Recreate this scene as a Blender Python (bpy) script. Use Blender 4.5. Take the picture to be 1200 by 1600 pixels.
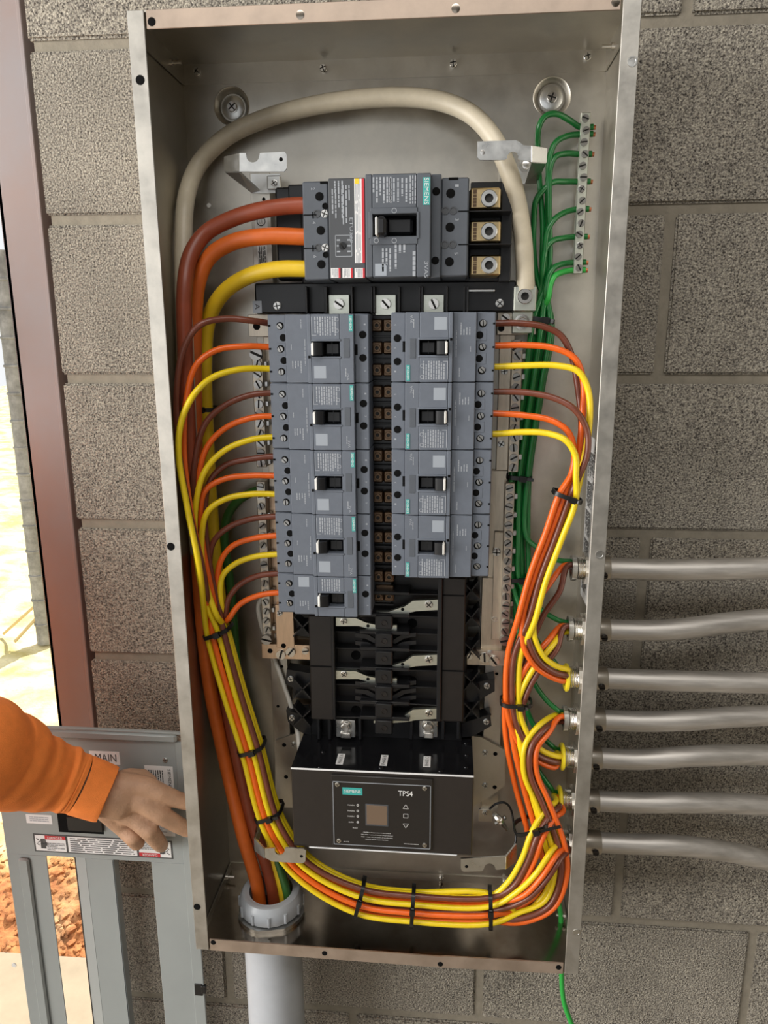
import bpy, bmesh, math, random
from mathutils import Vector, Matrix

# ---------------------------------------------------------------- camera, world, lights, exposure
scene = bpy.context.scene
for o in list(bpy.data.objects):
    bpy.data.objects.remove(o)
COL = scene.collection
random.seed(7)

FPX = 1181.4
CAM = Vector((0.07846, -0.99181, 0.81137))
RV = Vector((0.99615047, 0.08752746, -0.00481542))
UV = Vector((-0.0155657, 0.23067871, 0.97290546))
FV = Vector((-0.08626676, 0.96908528, -0.23115313))
cd = bpy.data.cameras.new('camera')
cd.sensor_fit = 'VERTICAL'
cd.sensor_height = 36.0
cd.sensor_width = 27.0
cd.lens = FPX / 1600.0 * 36.0
cd.clip_start = 0.02
cam = bpy.data.objects.new('camera', cd)
COL.objects.link(cam)
M4 = Matrix((
    (RV.x, UV.x, -FV.x, CAM.x),
    (RV.y, UV.y, -FV.y, CAM.y),
    (RV.z, UV.z, -FV.z, CAM.z),
    (0, 0, 0, 1)))
cam.matrix_world = M4
scene.camera = cam

w = bpy.data.worlds.new('daylight')
scene.world = w
w.use_nodes = True
bg = w.node_tree.nodes['Background']
bg.inputs['Color'].default_value = (0.96, 0.98, 1.0, 1)
bg.inputs['Strength'].default_value = 0.85

sun = bpy.data.lights.new('sun', 'SUN')
sun.energy = 8.0
sun.angle = 0.01
sun.color = (1.0, 0.93, 0.82)
so = bpy.data.objects.new('sun', sun)
COL.objects.link(so)
so.rotation_euler = Vector((-0.30, -0.9, -1.0)).to_track_quat('-Z', 'Y').to_euler()

def area(name, loc, target, sx, sy, energy, color):
    l = bpy.data.lights.new(name, 'AREA')
    l.shape = 'RECTANGLE'
    l.size = sx
    l.size_y = sy
    l.energy = energy
    l.color = color
    o = bpy.data.objects.new(name, l)
    COL.objects.link(o)
    o.location = loc
    o.rotation_euler = (Vector(target) - Vector(loc)).to_track_quat('-Z', 'Y').to_euler()
    return o
# the open bay of the building, left of and behind the photographer
area('bay_daylight', (-2.7, -1.5, 0.75), (0, 0, 0.4), 2.2, 2.4, 120, (1.0, 0.98, 0.95))
area('overhead_daylight', (0.1, -1.3, 2.25), (0.1, -.2, 0.4), 1.8, 1.0, 28, (1.0, 0.98, 0.95))

vs = scene.view_settings
vs.view_transform = 'Standard'
vs.look = 'None'
vs.exposure = 0.18
vs.gamma = 1.0
vs.use_curve_mapping = False

# ---------------------------------------------------------------- geometry helpers
def at(px, py, d):
    """point of the place seen at photo pixel (px, py) lying d metres in front of the wall"""
    v = RV * ((px - 600) / FPX) - UV * ((py - 800) / FPX) + FV
    return CAM + v * ((-d - CAM.y) / v.y)

def X(px, py, d): return at(px, py, d).x
def Z(px, py, d): return at(px, py, d).z

class MB:
    def __init__(s):
        s.v = []
        s.f = []
    def add(s, vs, fs):
        n = len(s.v)
        s.v += [tuple(q) for q in vs]
        s.f += [tuple(i + n for i in f) for f in fs]
        return s
    def box(s, x0, x1, y0, y1, z0, z1, c=0.0):
        x0, x1 = min(x0, x1), max(x0, x1)
        y0, y1 = min(y0, y1), max(y0, y1)
        z0, z1 = min(z0, z1), max(z0, z1)
        c = min(c, (x1 - x0) * .45, (y1 - y0) * .45, (z1 - z0) * .45)
        if c <= 0:
            return s.add([(x0, y0, z0), (x1, y0, z0), (x1, y1, z0), (x0, y1, z0), (x0, y0, z1), (x1, y0, z1), (x1, y1, z1), (x0, y1, z1)],
                         [(0, 3, 2, 1), (4, 5, 6, 7), (0, 1, 5, 4), (1, 2, 6, 5), (2, 3, 7, 6), (3, 0, 4, 7)])
        V = []
        idx = {}
        for i, x in enumerate((x0, x1)):
            for j, y in enumerate((y0, y1)):
                for k, z in enumerate((z0, z1)):
                    dx, dy, dz = (c, -c)[i], (c, -c)[j], (c, -c)[k]
                    idx[i, j, k, 0] = len(V); V.append((x, y + dy, z + dz))
                    idx[i, j, k, 1] = len(V); V.append((x + dx, y, z + dz))
                    idx[i, j, k, 2] = len(V); V.append((x + dx, y + dy, z))
        F = []
        def q(l):
            F.append(tuple(idx[a] for a in l))
        for i in (0, 1):
            l = [(i, 0, 0, 0), (i, 1, 0, 0), (i, 1, 1, 0), (i, 0, 1, 0)]; q(l if i == 1 else l[::-1])
            l = [(0, i, 0, 1), (1, i, 0, 1), (1, i, 1, 1), (0, i, 1, 1)]; q(l if i == 0 else l[::-1])
            l = [(0, 0, i, 2), (1, 0, i, 2), (1, 1, i, 2), (0, 1, i, 2)]; q(l if i == 1 else l[::-1])
        for i in (0, 1):
            for j in (0, 1):
                l = [(i, j, 0, 0), (i, j, 1, 0), (i, j, 1, 1), (i, j, 0, 1)]; q(l if (i + j) % 2 == 0 else l[::-1])
                l = [(i, 0, j, 0), (i, 1, j, 0), (i, 1, j, 2), (i, 0, j, 2)]; q(l[::-1] if (i + j) % 2 == 1 else l)
                l = [(0, i, j, 1), (1, i, j, 1), (1, i, j, 2), (0, i, j, 2)]; q(l if (i + j) % 2 == 1 else l[::-1])
        for i in (0, 1):
            for j in (0, 1):
                for k in (0, 1):
                    l = [(i, j, k, 0), (i, j, k, 1), (i, j, k, 2)]
                    q(l if (i + j + k) % 2 == 1 else l[::-1])
        return s.add(V, F)
    def prism(s, poly, d0, d1):
        """polygon of (x, z) extruded between depths d0 (back) and d1 (front)"""
        ar = sum(poly[i][0] * poly[(i + 1) % len(poly)][1] - poly[(i + 1) % len(poly)][0] * poly[i][1] for i in range(len(poly)))
        if ar < 0: poly = poly[::-1]
        n = len(poly)
        V = [(x, -d1, z) for x, z in poly] + [(x, -d0, z) for x, z in poly]
        F = [tuple(range(n)), tuple(range(2 * n - 1, n - 1, -1))]
        for i in range(n):
            j = (i + 1) % n
            F.append((i, i + n, j + n, j))
        return s.add(V, F)
    def slab(s, pts, t):
        """polygon of 3D points thickened by t along its normal"""
        pts = [Vector(q) for q in pts]
        nrm = (pts[1] - pts[0]).cross(pts[2] - pts[0]).normalized() * t
        n = len(pts)
        V = [q + nrm * .5 for q in pts] + [q - nrm * .5 for q in pts]
        F = [tuple(range(n)), tuple(range(2 * n - 1, n - 1, -1))]
        for i in range(n):
            j = (i + 1) % n
            F.append((i, i + n, j + n, j))
        return s.add(V, F)
    def tube(s, pts, r, n=10, cap=True):
        pts = [Vector(q) for q in pts]
        rs = r if isinstance(r, (list, tuple)) else [r] * len(pts)
        T = []
        for i in range(len(pts)):
            a = pts[max(0, i - 1)]; b = pts[min(len(pts) - 1, i + 1)]
            T.append((b - a).normalized())
        ref = Vector((0, 0, 1)) if abs(T[0].z) < .9 else Vector((1, 0, 0))
        u = T[0].cross(ref).normalized()
        V = []
        for i, q in enumerate(pts):
            if i:
                u = (u - T[i] * u.dot(T[i]))
                u.normalize()
            vv = T[i].cross(u)
            for k in range(n):
                a = 2 * math.pi * k / n
                V.append(q + (u * math.cos(a) + vv * math.sin(a)) * rs[i])
        F = []
        for i in range(len(pts) - 1):
            for k in range(n):
                k2 = (k + 1) % n
                F.append((i * n + k, i * n + k2, (i + 1) * n + k2, (i + 1) * n + k))
        if cap:
            F.append(tuple(range(n - 1, -1, -1)))
            m = (len(pts) - 1) * n
            F.append(tuple(m + k for k in range(n)))
        return s.add(V, F)
    def cyl(s, p0, p1, r, n=16):
        return s.tube([p0, p1], r, n)
    def lathe(s, prof, origin, axis, n=24, closed=False):
        """profile of (radius, height along axis) turned round axis"""
        ax = Vector(axis).normalized()
        ref = Vector((0, 0, 1)) if abs(ax.z) < .9 else Vector((1, 0, 0))
        u = ax.cross(ref).normalized(); vv = ax.cross(u)
        o = Vector(origin)
        V = []
        for r, h in prof:
            for k in range(n):
                a = 2 * math.pi * k / n
                V.append(o + ax * h + (u * math.cos(a) + vv * math.sin(a)) * max(r, 1e-5))
        F = []
        m = len(prof)
        for i in range(m - 1 + (1 if closed else 0)):
            i2 = (i + 1) % m
            for k in range(n):
                k2 = (k + 1) % n
                F.append((i * n + k, i * n + k2, i2 * n + k2, i2 * n + k))
        return s.add(V, F)
    def build(s, name, mat, parent=None, smooth=True, local=False):
        me = bpy.data.meshes.new(name)
        off = parent_origin(parent) if (parent is not None and not local) else Vector((0, 0, 0))
        vs_ = [(a - off.x, b - off.y, c - off.z) for a, b, c in s.v]
        me.from_pydata(vs_, [], s.f)
        me.update()
        if smooth:
            me.polygons.foreach_set('use_smooth', [True] * len(me.polygons))
            me.set_sharp_from_angle(angle=math.radians(38))
        me.materials.append(MAT[mat])
        return link(name, me, parent)

def link(name, me, parent=None):
    o = bpy.data.objects.new(name, me)
    COL.objects.link(o)
    if parent is not None: o.parent = parent
    return o

def parent_origin(p):
    o = Vector((0, 0, 0))
    while p is not None:
        o = o + Vector(p.location)
        p = p.parent
    return o

def tag(o, label=None, cat=None, group=None, kind=None):
    if label: o['label'] = label
    if cat: o['category'] = cat
    if group: o['group'] = group
    if kind: o['kind'] = kind
    return o

def thing(name, label, cat, loc=(0, 0, 0), group=None, kind=None):
    o = bpy.data.objects.new(name, None)
    o.empty_display_size = 0.02
    COL.objects.link(o)
    o.location = loc
    return tag(o, label, cat, group, kind)

def copy_tree(o, parent=None):
    c = o.copy()
    COL.objects.link(c)
    c.parent = parent
    for ch in list(o.children):
        copy_tree(ch, c)
    return c

def pbox(mb, pl, pt, pr, pb, d0, d1, c=0.0, df=None):
    """box whose front face spans photo pixels left/top/right/bottom at depth d1, going back to d0"""
    df = d1 if df is None else df
    ym = (pt + pb) / 2; xm = (pl + pr) / 2
    return mb.box(X(pl, ym, df), X(pr, ym, df), -d0, -d1, Z(xm, pt, df), Z(xm, pb, df), c)

def ppoly(pts, d):
    return [(at(a, b, d).x, at(a, b, d).z) for a, b in pts]

def spline(pts, seg=8):
    P = [Vector(q) for q in pts]
    P = [P[0] * 2 - P[1]] + P + [P[-1] * 2 - P[-2]]
    out = []
    for i in range(1, len(P) - 2):
        p0, p1, p2, p3 = P[i - 1:i + 3]
        # centripetal Catmull-Rom
        t0 = 0.0
        t1 = t0 + max((p1 - p0).length, 1e-6) ** .5
        t2 = t1 + max((p2 - p1).length, 1e-6) ** .5
        t3 = t2 + max((p3 - p2).length, 1e-6) ** .5
        for k in range(seg):
            t = t1 + (t2 - t1) * k / seg
            a1 = p0 * ((t1 - t) / (t1 - t0)) + p1 * ((t - t0) / (t1 - t0))
            a2 = p1 * ((t2 - t) / (t2 - t1)) + p2 * ((t - t1) / (t2 - t1))
            a3 = p2 * ((t3 - t) / (t3 - t2)) + p3 * ((t - t2) / (t3 - t2))
            b1 = a1 * ((t2 - t) / (t2 - t0)) + a2 * ((t - t0) / (t2 - t0))
            b2 = a2 * ((t3 - t) / (t3 - t1)) + a3 * ((t - t1) / (t3 - t1))
            out.append(b1 * ((t2 - t) / (t2 - t1)) + b2 * ((t - t1) / (t2 - t1)))
    out.append(P[-2])
    return out

# ---------------------------------------------------------------- materials
MAT = {}
def nd(nt, t, **kw):
    n = nt.nodes.new(t)
    for k, v in kw.items():
        if k.startswith('i_'):
            n.inputs[k[2:].replace('_', ' ')].default_value = v
        else:
            setattr(n, k, v)
    return n

def mat(name, col, rough=0.5, metal=0.0, var=0.0, scale=40.0, bump=0.0, bscale=None, rvar=0.0, spec=None, coat=0.0, col2=None, stretch=None):
    m = bpy.data.materials.new(name)
    m.use_nodes = True
    nt = m.node_tree
    b = nt.nodes['Principled BSDF']
    b.inputs['Base Color'].default_value = (*col, 1)
    b.inputs['Roughness'].default_value = rough
    b.inputs['Metallic'].default_value = metal
    if spec is not None: b.inputs['Specular IOR Level'].default_value = spec
    if coat: b.inputs['Coat Weight'].default_value = coat
    MAT[name] = m
    if var or bump or rvar or col2:
        tc = nd(nt, 'ShaderNodeTexCoord')
        src = tc.outputs['Object']
        if stretch:
            mp = nd(nt, 'ShaderNodeMapping')
            mp.inputs['Scale'].default_value = stretch
            nt.links.new(src, mp.inputs['Vector'])
            src = mp.outputs['Vector']
        nz = nd(nt, 'ShaderNodeTexNoise')
        nz.inputs['Scale'].default_value = scale
        nz.inputs['Detail'].default_value = 6
        nz.inputs['Roughness'].default_value = 0.65
        nt.links.new(src, nz.inputs['Vector'])
        if var or col2:
            rp = nd(nt, 'ShaderNodeValToRGB')
            rp.color_ramp.elements[0].position = 0.32
            rp.color_ramp.elements[1].position = 0.68
            c2 = col2 if col2 else tuple(min(1, c * (1 + var)) for c in col)
            c1 = col if col2 else tuple(c * (1 - var) for c in col)
            rp.color_ramp.elements[0].color = (*c1, 1)
            rp.color_ramp.elements[1].color = (*c2, 1)
            nt.links.new(nz.outputs['Fac'], rp.inputs['Fac'])
            nt.links.new(rp.outputs['Color'], b.inputs['Base Color'])
        if rvar:
            mr = nd(nt, 'ShaderNodeMapRange')
            mr.inputs['From Min'].default_value = 0.3
            mr.inputs['From Max'].default_value = 0.7
            mr.inputs['To Min'].default_value = max(0.03, rough - rvar)
            mr.inputs['To Max'].default_value = min(1, rough + rvar)
            nt.links.new(nz.outputs['Fac'], mr.inputs['Value'])
            nt.links.new(mr.outputs['Result'], b.inputs['Roughness'])
        if bump:
            n2 = nd(nt, 'ShaderNodeTexNoise')
            n2.inputs['Scale'].default_value = bscale or scale * 3
            n2.inputs['Detail'].default_value = 4
            nt.links.new(src, n2.inputs['Vector'])
            bp = nd(nt, 'ShaderNodeBump')
            bp.inputs['Strength'].default_value = bump
            bp.inputs['Distance'].default_value = 0.002
            nt.links.new(n2.outputs['Fac'], bp.inputs['Height'])
            nt.links.new(bp.outputs['Normal'], b.inputs['Normal'])
    return m

mat('galvanized', (0.54, 0.51, 0.45), 0.38, 1.0, var=0.10, scale=22, rvar=0.08, bump=0.04, bscale=60)
mat('galvanized_stained', (0.48, 0.44, 0.39), 0.17, 1.0, col2=(0.30, 0.24, 0.18), scale=9, rvar=0.08, bump=0.06, bscale=40)
mat('galvanized_lip', (0.44, 0.42, 0.38), 0.48, 0.85, var=0.16, scale=30, rvar=0.1, bump=0.05, bscale=200)
mat('warm_lip', (0.42, 0.335, 0.27), 0.50, 0.75, var=0.14, scale=26, rvar=0.1, bump=0.05, bscale=200)
mat('zinc', (0.62, 0.62, 0.60), 0.32, 1.0, var=0.08, scale=60, rvar=0.08)
mat('bright_steel', (0.74, 0.72, 0.68), 0.25, 1.0)
mat('screw_steel', (0.42, 0.41, 0.39), 0.28, 1.0)
mat('slot_shade', (0.05, 0.048, 0.045), 0.5, 0.8)  # shade deep in screw slots and sockets, put in as a dark colour
mat('tin', (0.70, 0.72, 0.63), 0.34, 1.0, var=0.06, scale=90, stretch=(1, 1, 8))
mat('tin_strap', (0.62, 0.55, 0.45), 0.38, 1.0, var=0.10, scale=40, stretch=(6, 1, 1))
mat('copper_strap', (0.72, 0.52, 0.36), 0.36, 0.95, var=0.08, scale=40, stretch=(6, 1, 1))
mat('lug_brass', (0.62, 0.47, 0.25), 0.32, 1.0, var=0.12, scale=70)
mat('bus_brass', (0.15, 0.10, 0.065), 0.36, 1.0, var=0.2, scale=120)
mat('copper_wire', (0.55, 0.20, 0.10), 0.35, 0.9)
mat('conduit_steel', (0.60, 0.565, 0.52), 0.46, 0.75, var=0.16, scale=14, rvar=0.12, stretch=(1, 8, 8))
mat('connector_steel', (0.62, 0.57, 0.50), 0.30, 1.0, var=0.06, scale=50)
mat('breaker_grey', (0.120, 0.136, 0.165), 0.48, 0.0, var=0.05, scale=90, bump=0.05, bscale=900)
mat('breaker_dark', (0.082, 0.092, 0.108), 0.50, 0.0, var=0.05, scale=90)
mat('trip_grey', (0.060, 0.064, 0.070), 0.5)
mat('print_grey', (0.34, 0.36, 0.39), 0.6)
mat('pale_patch', (0.30, 0.33, 0.37), 0.6)
mat('white_plastic', (0.75, 0.74, 0.70), 0.4)
mat('label_white', (0.72, 0.71, 0.70), 0.5)
mat('label_print', (0.05, 0.05, 0.05), 0.6)
mat('label_red', (0.50, 0.02, 0.03), 0.5)
mat('label_yellow', (0.8, 0.55, 0.03), 0.5)
mat('teal', (0.04, 0.35, 0.32), 0.5)
mat('black_plastic', (0.008, 0.008, 0.009), 0.32)
mat('bus_black', (0.010, 0.0075, 0.0065), 0.40, var=0.2, scale=60)
mat('hole_black', (0.004, 0.004, 0.004), 0.8, spec=0.1)
mat('dark_hole', (0.02, 0.02, 0.02), 0.8)
mat('surge_black', (0.020, 0.016, 0.014), 0.36, var=0.1, scale=80)
mat('surge_top', (0.008, 0.008, 0.009), 0.14)
mat('edge_white', (0.75, 0.75, 0.75), 0.35)
mat('bezel', (0.017, 0.015, 0.014), 0.25)
mat('screen', (0.16, 0.11, 0.075), 0.25)
mat('wire_brown', (0.150, 0.042, 0.024), 0.30, var=0.12, scale=70)
mat('wire_orange', (0.78, 0.125, 0.012), 0.30, var=0.06, scale=70)
mat('wire_yellow', (0.82, 0.60, 0.012), 0.30, var=0.05, scale=70)
mat('wire_green', (0.008, 0.150, 0.030), 0.28, var=0.10, scale=70)
mat('wire_bright_green', (0.03, 0.40, 0.06), 0.35)
mat('wire_white', (0.62, 0.59, 0.52), 0.4)
mat('cable_white', (0.60, 0.53, 0.40), 0.42, var=0.10, scale=30)
mat('cable_brown', (0.27, 0.055, 0.022), 0.40, var=0.14, scale=30)
mat('cable_orange', (0.62, 0.125, 0.016), 0.40, var=0.10, scale=30)
mat('cable_yellow', (0.75, 0.50, 0.018), 0.40, var=0.08, scale=30)
mat('cable_green', (0.03, 0.11, 0.02), 0.40, var=0.08, scale=30)
mat('zip_black', (0.008, 0.008, 0.008), 0.35)
mat('bushing_yellow', (0.85, 0.68, 0.02), 0.4)
mat('pvc_grey', (0.42, 0.44, 0.47), 0.35, var=0.05, scale=20)
mat('pvc_ring', (0.40, 0.42, 0.44), 0.32, var=0.05, scale=20)
mat('cover_paint', (0.27, 0.29, 0.285), 0.28, var=0.03, scale=15)
mat('jamb_paint', (0.26, 0.23, 0.23), 0.42, col2=(0.28, 0.19, 0.16), scale=3.5, bump=0.05, bscale=30)
mat('skin', (0.46, 0.27, 0.165), 0.55, var=0.12, scale=45, bump=0.35, bscale=420)
mat('sleeve_orange', (0.93, 0.25, 0.045), 0.85, var=0.08, scale=60, bump=0.3, bscale=900)
mat('denim', (0.05, 0.06, 0.10), 0.9, var=0.1, scale=60)
mat('slab_concrete', (0.29, 0.24, 0.17), 0.85, var=0.12, scale=9, bump=0.2, bscale=60)
mat('fence_post', (0.20, 0.20, 0.19), 0.7, var=0.4, scale=18)
mat('straw', (0.55, 0.42, 0.20), 0.8)

def block_mat():
    m = bpy.data.materials.new('concrete_block'); m.use_nodes = True
    nt = m.node_tree; b = nt.nodes['Principled BSDF']
    b.inputs['Roughness'].default_value = 0.92
    b.inputs['Specular IOR Level'].default_value = 0.2
    g = nd(nt, 'ShaderNodeNewGeometry')
    n1 = nd(nt, 'ShaderNodeTexNoise'); n1.inputs['Scale'].default_value = 430; n1.inputs['Detail'].default_value = 3; n1.inputs['Roughness'].default_value = 0.7
    n2 = nd(nt, 'ShaderNodeTexNoise'); n2.inputs['Scale'].default_value = 7; n2.inputs['Detail'].default_value = 4
    vo = nd(nt, 'ShaderNodeTexVoronoi'); vo.inputs['Scale'].default_value = 380
    for n in (n1, n2, vo): nt.links.new(g.outputs['Position'], n.inputs['Vector'])
    rp = nd(nt, 'ShaderNodeValToRGB')
    e = rp.color_ramp.elements
    e[0].position = 0.34; e[0].color = (0.035, 0.03, 0.027, 1)
    e[1].position = 0.70; e[1].color = (0.56, 0.51, 0.41, 1)
    k = e.new(0.47); k.color = (0.25, 0.225, 0.19, 1)
    nt.links.new(n1.outputs['Fac'], rp.inputs['Fac'])
    r2 = nd(nt, 'ShaderNodeMapRange'); r2.inputs['From Min'].default_value = 0.3; r2.inputs['From Max'].default_value = 0.7
    r2.inputs['To Min'].default_value = 0.86; r2.inputs['To Max'].default_value = 1.16
    nt.links.new(n2.outputs['Fac'], r2.inputs['Value'])
    mx = nd(nt, 'ShaderNodeVectorMath', operation='SCALE')
    nt.links.new(rp.outputs['Color'], mx.inputs[0]); nt.links.new(r2.outputs['Result'], mx.inputs['Scale'])
    nt.links.new(mx.outputs['Vector'], b.inputs['Base Color'])
    ad = nd(nt, 'ShaderNodeMath', operation='ADD')
    nt.links.new(n1.outputs['Fac'], ad.inputs[0]); nt.links.new(vo.outputs['Distance'], ad.inputs[1])
    bp = nd(nt, 'ShaderNodeBump'); bp.inputs['Strength'].default_value = 0.8; bp.inputs['Distance'].default_value = 0.0022
    nt.links.new(ad.outputs[0], bp.inputs['Height']); nt.links.new(bp.outputs['Normal'], b.inputs['Normal'])
    MAT['concrete_block'] = m
block_mat()
mat('mortar', (0.25, 0.22, 0.17), 0.9, var=0.14, scale=60, bump=0.3, bscale=260)

mat('room_block', (0.15, 0.14, 0.12), 0.9, var=0.15, scale=6)
mat('deck', (0.22, 0.21, 0.20), 0.7, var=0.1, scale=4)
def ground_mat():
    m = bpy.data.materials.new('ground'); m.use_nodes = True
    nt = m.node_tree; b = nt.nodes['Principled BSDF']; b.inputs['Roughness'].default_value = 0.95
    g = nd(nt, 'ShaderNodeNewGeometry')
    sx = nd(nt, 'ShaderNodeSeparateXYZ'); nt.links.new(g.outputs['Position'], sx.inputs[0])
    n1 = nd(nt, 'ShaderNodeTexNoise'); n1.inputs['Scale'].default_value = 6; n1.inputs['Detail'].default_value = 8
    n2 = nd(nt, 'ShaderNodeTexNoise'); n2.inputs['Scale'].default_value = 40; n2.inputs['Detail'].default_value = 6
    for n in (n1, n2): nt.links.new(g.outputs['Position'], n.inputs['Vector'])
    dirt = nd(nt, 'ShaderNodeValToRGB')
    dirt.color_ramp.elements[0].position = 0.3; dirt.color_ramp.elements[0].color = (0.22, 0.075, 0.025, 1)
    dirt.color_ramp.elements[1].position = 0.7; dirt.color_ramp.elements[1].color = (0.48, 0.21, 0.075, 1)
    gr = nd(nt, 'ShaderNodeValToRGB')
    gr.color_ramp.elements[0].position = 0.35; gr.color_ramp.elements[0].color = (0.50, 0.42, 0.16, 1)
    gr.color_ramp.elements[1].position = 0.65; gr.color_ramp.elements[1].color = (0.80, 0.72, 0.46, 1)
    nt.links.new(n2.outputs['Fac'], dirt.inputs['Fac']); nt.links.new(n1.outputs['Fac'], gr.inputs['Fac'])
    ad = nd(nt, 'ShaderNodeMath', operation='ADD'); nt.links.new(sx.outputs['Y'], ad.inputs[0]); nt.links.new(n1.outputs['Fac'], ad.inputs[1])
    mr = nd(nt, 'ShaderNodeMapRange'); mr.inputs['From Min'].default_value = 1.15; mr.inputs['From Max'].default_value = 1.9
    nt.links.new(ad.outputs[0], mr.inputs['Value'])
    mx = nd(nt, 'ShaderNodeMix', data_type='RGBA')
    nt.links.new(mr.outputs['Result'], mx.inputs['Factor'])
    nt.links.new(dirt.outputs['Color'], mx.inputs['A']); nt.links.new(gr.outputs['Color'], mx.inputs['B'])
    nt.links.new(mx.outputs['Result'], b.inputs['Base Color'])
    bp = nd(nt, 'ShaderNodeBump'); bp.inputs['Strength'].default_value = 0.6; bp.inputs['Distance'].default_value = 0.02
    nt.links.new(n2.outputs['Fac'], bp.inputs['Height']); nt.links.new(bp.outputs['Normal'], b.inputs['Normal'])
    MAT['ground'] = m
ground_mat()

# ---------------------------------------------------------------- lettering
_txt = {}
def text_mesh(s):
    if s in _txt: return _txt[s]
    cu = bpy.data.curves.new('lettering', 'FONT')
    cu.body = s; cu.size = 1.0; cu.align_x = 'CENTER'; cu.align_y = 'CENTER'; cu.resolution_u = 2
    o = bpy.data.objects.new('lettering', cu)
    COL.objects.link(o)
    bpy.context.view_layer.update()
    me = bpy.data.meshes.new_from_object(o.evaluated_get(bpy.context.evaluated_depsgraph_get()))
    V = [tuple(v.co) for v in me.vertices]
    F = [tuple(p.vertices) for p in me.polygons]
    xs = [v[0] for v in V]; ys = [v[1] for v in V]
    cx, cy = (min(xs) + max(xs)) / 2, (min(ys) + max(ys)) / 2
    W_, H_ = max(xs) - min(xs), max(ys) - min(ys)
    V = [((x - cx) / W_, (y - cy) / H_) for x, y, z in V]
    bpy.data.objects.remove(o); bpy.data.curves.remove(cu); bpy.data.meshes.remove(me)
    _txt[s] = (V, F)
    return _txt[s]

R0, U0 = Vector((1, 0, 0)), Vector((0, 0, 1))
RCW, UCW = Vector((0, 0, -1)), Vector((1, 0, 0))      # reads from top to bottom
RFL, UFL = Vector((-1, 0, 0)), Vector((0, 0, -1))
def letters(mb, s, c, wid, hei, Rr=R0, Uu=U0):
    V, F = text_mesh(s)
    c = Vector(c)
    return mb.add([c + Rr * (x * wid) + Uu * (y * hei) for x, y in V], F)

def quad(mb, c, wid, hei, Rr=R0, Uu=U0):
    c = Vector(c)
    return mb.add([c - Rr * wid / 2 - Uu * hei / 2, c + Rr * wid / 2 - Uu * hei / 2, c + Rr * wid / 2 + Uu * hei / 2, c - Rr * wid / 2 + Uu * hei / 2], [(0, 1, 2, 3)])

def fineprint(mb, c, wid, hei, n, Rr=R0, Uu=U0, seed=0, fill=0.62, fs=0.5):
    """rows of small print too fine to read: short dashes"""
    rnd = random.Random(seed)
    c = Vector(c)
    for i in range(n):
        t = (i + .5) / n - .5
        xx = -wid / 2
        end = wid / 2 * (1 if rnd.random() < fill else rnd.uniform(-.4, .9))
        while xx < end:
            l = rnd.uniform(.08, .28) * wid
            l = min(l, end - xx)
            if l < wid * .02: break
            quad(mb, c + Rr * (xx + l / 2) - Uu * (t * hei), l, hei / n * fs, Rr, Uu)
            xx += l + wid * .03
    return mb

# ---------------------------------------------------------------- fasteners (shared meshes, axis -Y, base at local origin)
_fast = {}
def fastener(kind, r, h, matn):
    key = (kind, r, h, matn)
    if key in _fast: return _fast[key]
    m = MB()
    n = 16
    floor_faces = []
    if kind == 'slot':
        m.lathe([(r, 0), (r, h * .12), (r * .98, h * .15), (0, h * .15)], (0, 0, 0), (0, -1, 0), n)
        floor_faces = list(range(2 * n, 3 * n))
        for sgn in (1, -1):
            poly = []
            a0 = math.asin(.2)
            for k in range(9):
                a = a0 + (math.pi - 2 * a0) * k / 8
                poly.append((r * .96 * math.cos(a), sgn * r * .96 * math.sin(a)))
            m.prism(poly, h * .12, h)
    elif kind == 'phillips':
        m.lathe([(r, 0), (r, h * .3), (r * .9, h * .35), (0, h * .35)], (0, 0, 0), (0, -1, 0), n)
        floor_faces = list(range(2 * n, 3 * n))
        for q in range(4):
            poly = []
            g = r * .14
            poly.append((g, g))
            for k in range(5):
                a = .14 + (math.pi / 2 - .28) * k / 4
                poly.append((r * .86 * math.cos(a), r * .86 * math.sin(a)))
            ca, sa = math.cos(q * math.pi / 2), math.sin(q * math.pi / 2)
            m.prism([(x * ca - z * sa, x * sa + z * ca) for x, z in poly], h * .3, h)
    elif kind == 'socket':
        m.lathe([(r, 0), (r, h * .85), (r * .92, h), (r * .52, h), (r * .48, h * .1), (0, h * .1)], (0, 0, 0), (0, -1, 0), 18)
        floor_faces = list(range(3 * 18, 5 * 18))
    elif kind == 'hexbolt':
        m.lathe([(r * 1.35, 0), (r * 1.35, h * .2), (r, h * .22)], (0, 0, 0), (0, -1, 0), 18)
        m.prism([(r * math.cos(k * math.pi / 3), r * math.sin(k * math.pi / 3)) for k in range(6)], h * .2, h * .9)
        m.lathe([(r * .8, h * .9), (r * .7, h), (0, h)], (0, 0, 0), (0, -1, 0), 12)
    elif kind == 'disc':
        m.lathe([(r, 0), (r, h * .8), (r * .93, h), (0, h)], (0, 0, 0), (0, -1, 0), 18)
    elif kind == 'ring':
        m.lathe([(r, 0), (r, h), (r * .72, h), (r * .68, h * .2), (0, h * .2)], (0, 0, 0), (0, -1, 0), 18)
    me = bpy.data.meshes.new(kind + '_fastener')
    me.from_pydata(m.v, [], m.f)
    me.polygons.foreach_set('use_smooth', [True] * len(me.polygons))
    me.set_sharp_from_angle(angle=math.radians(35))
    me.materials.append(MAT[matn])
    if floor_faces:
        me.materials.append(MAT['slot_shade'])
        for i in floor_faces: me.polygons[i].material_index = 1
    _fast[key] = me
    return me

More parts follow.
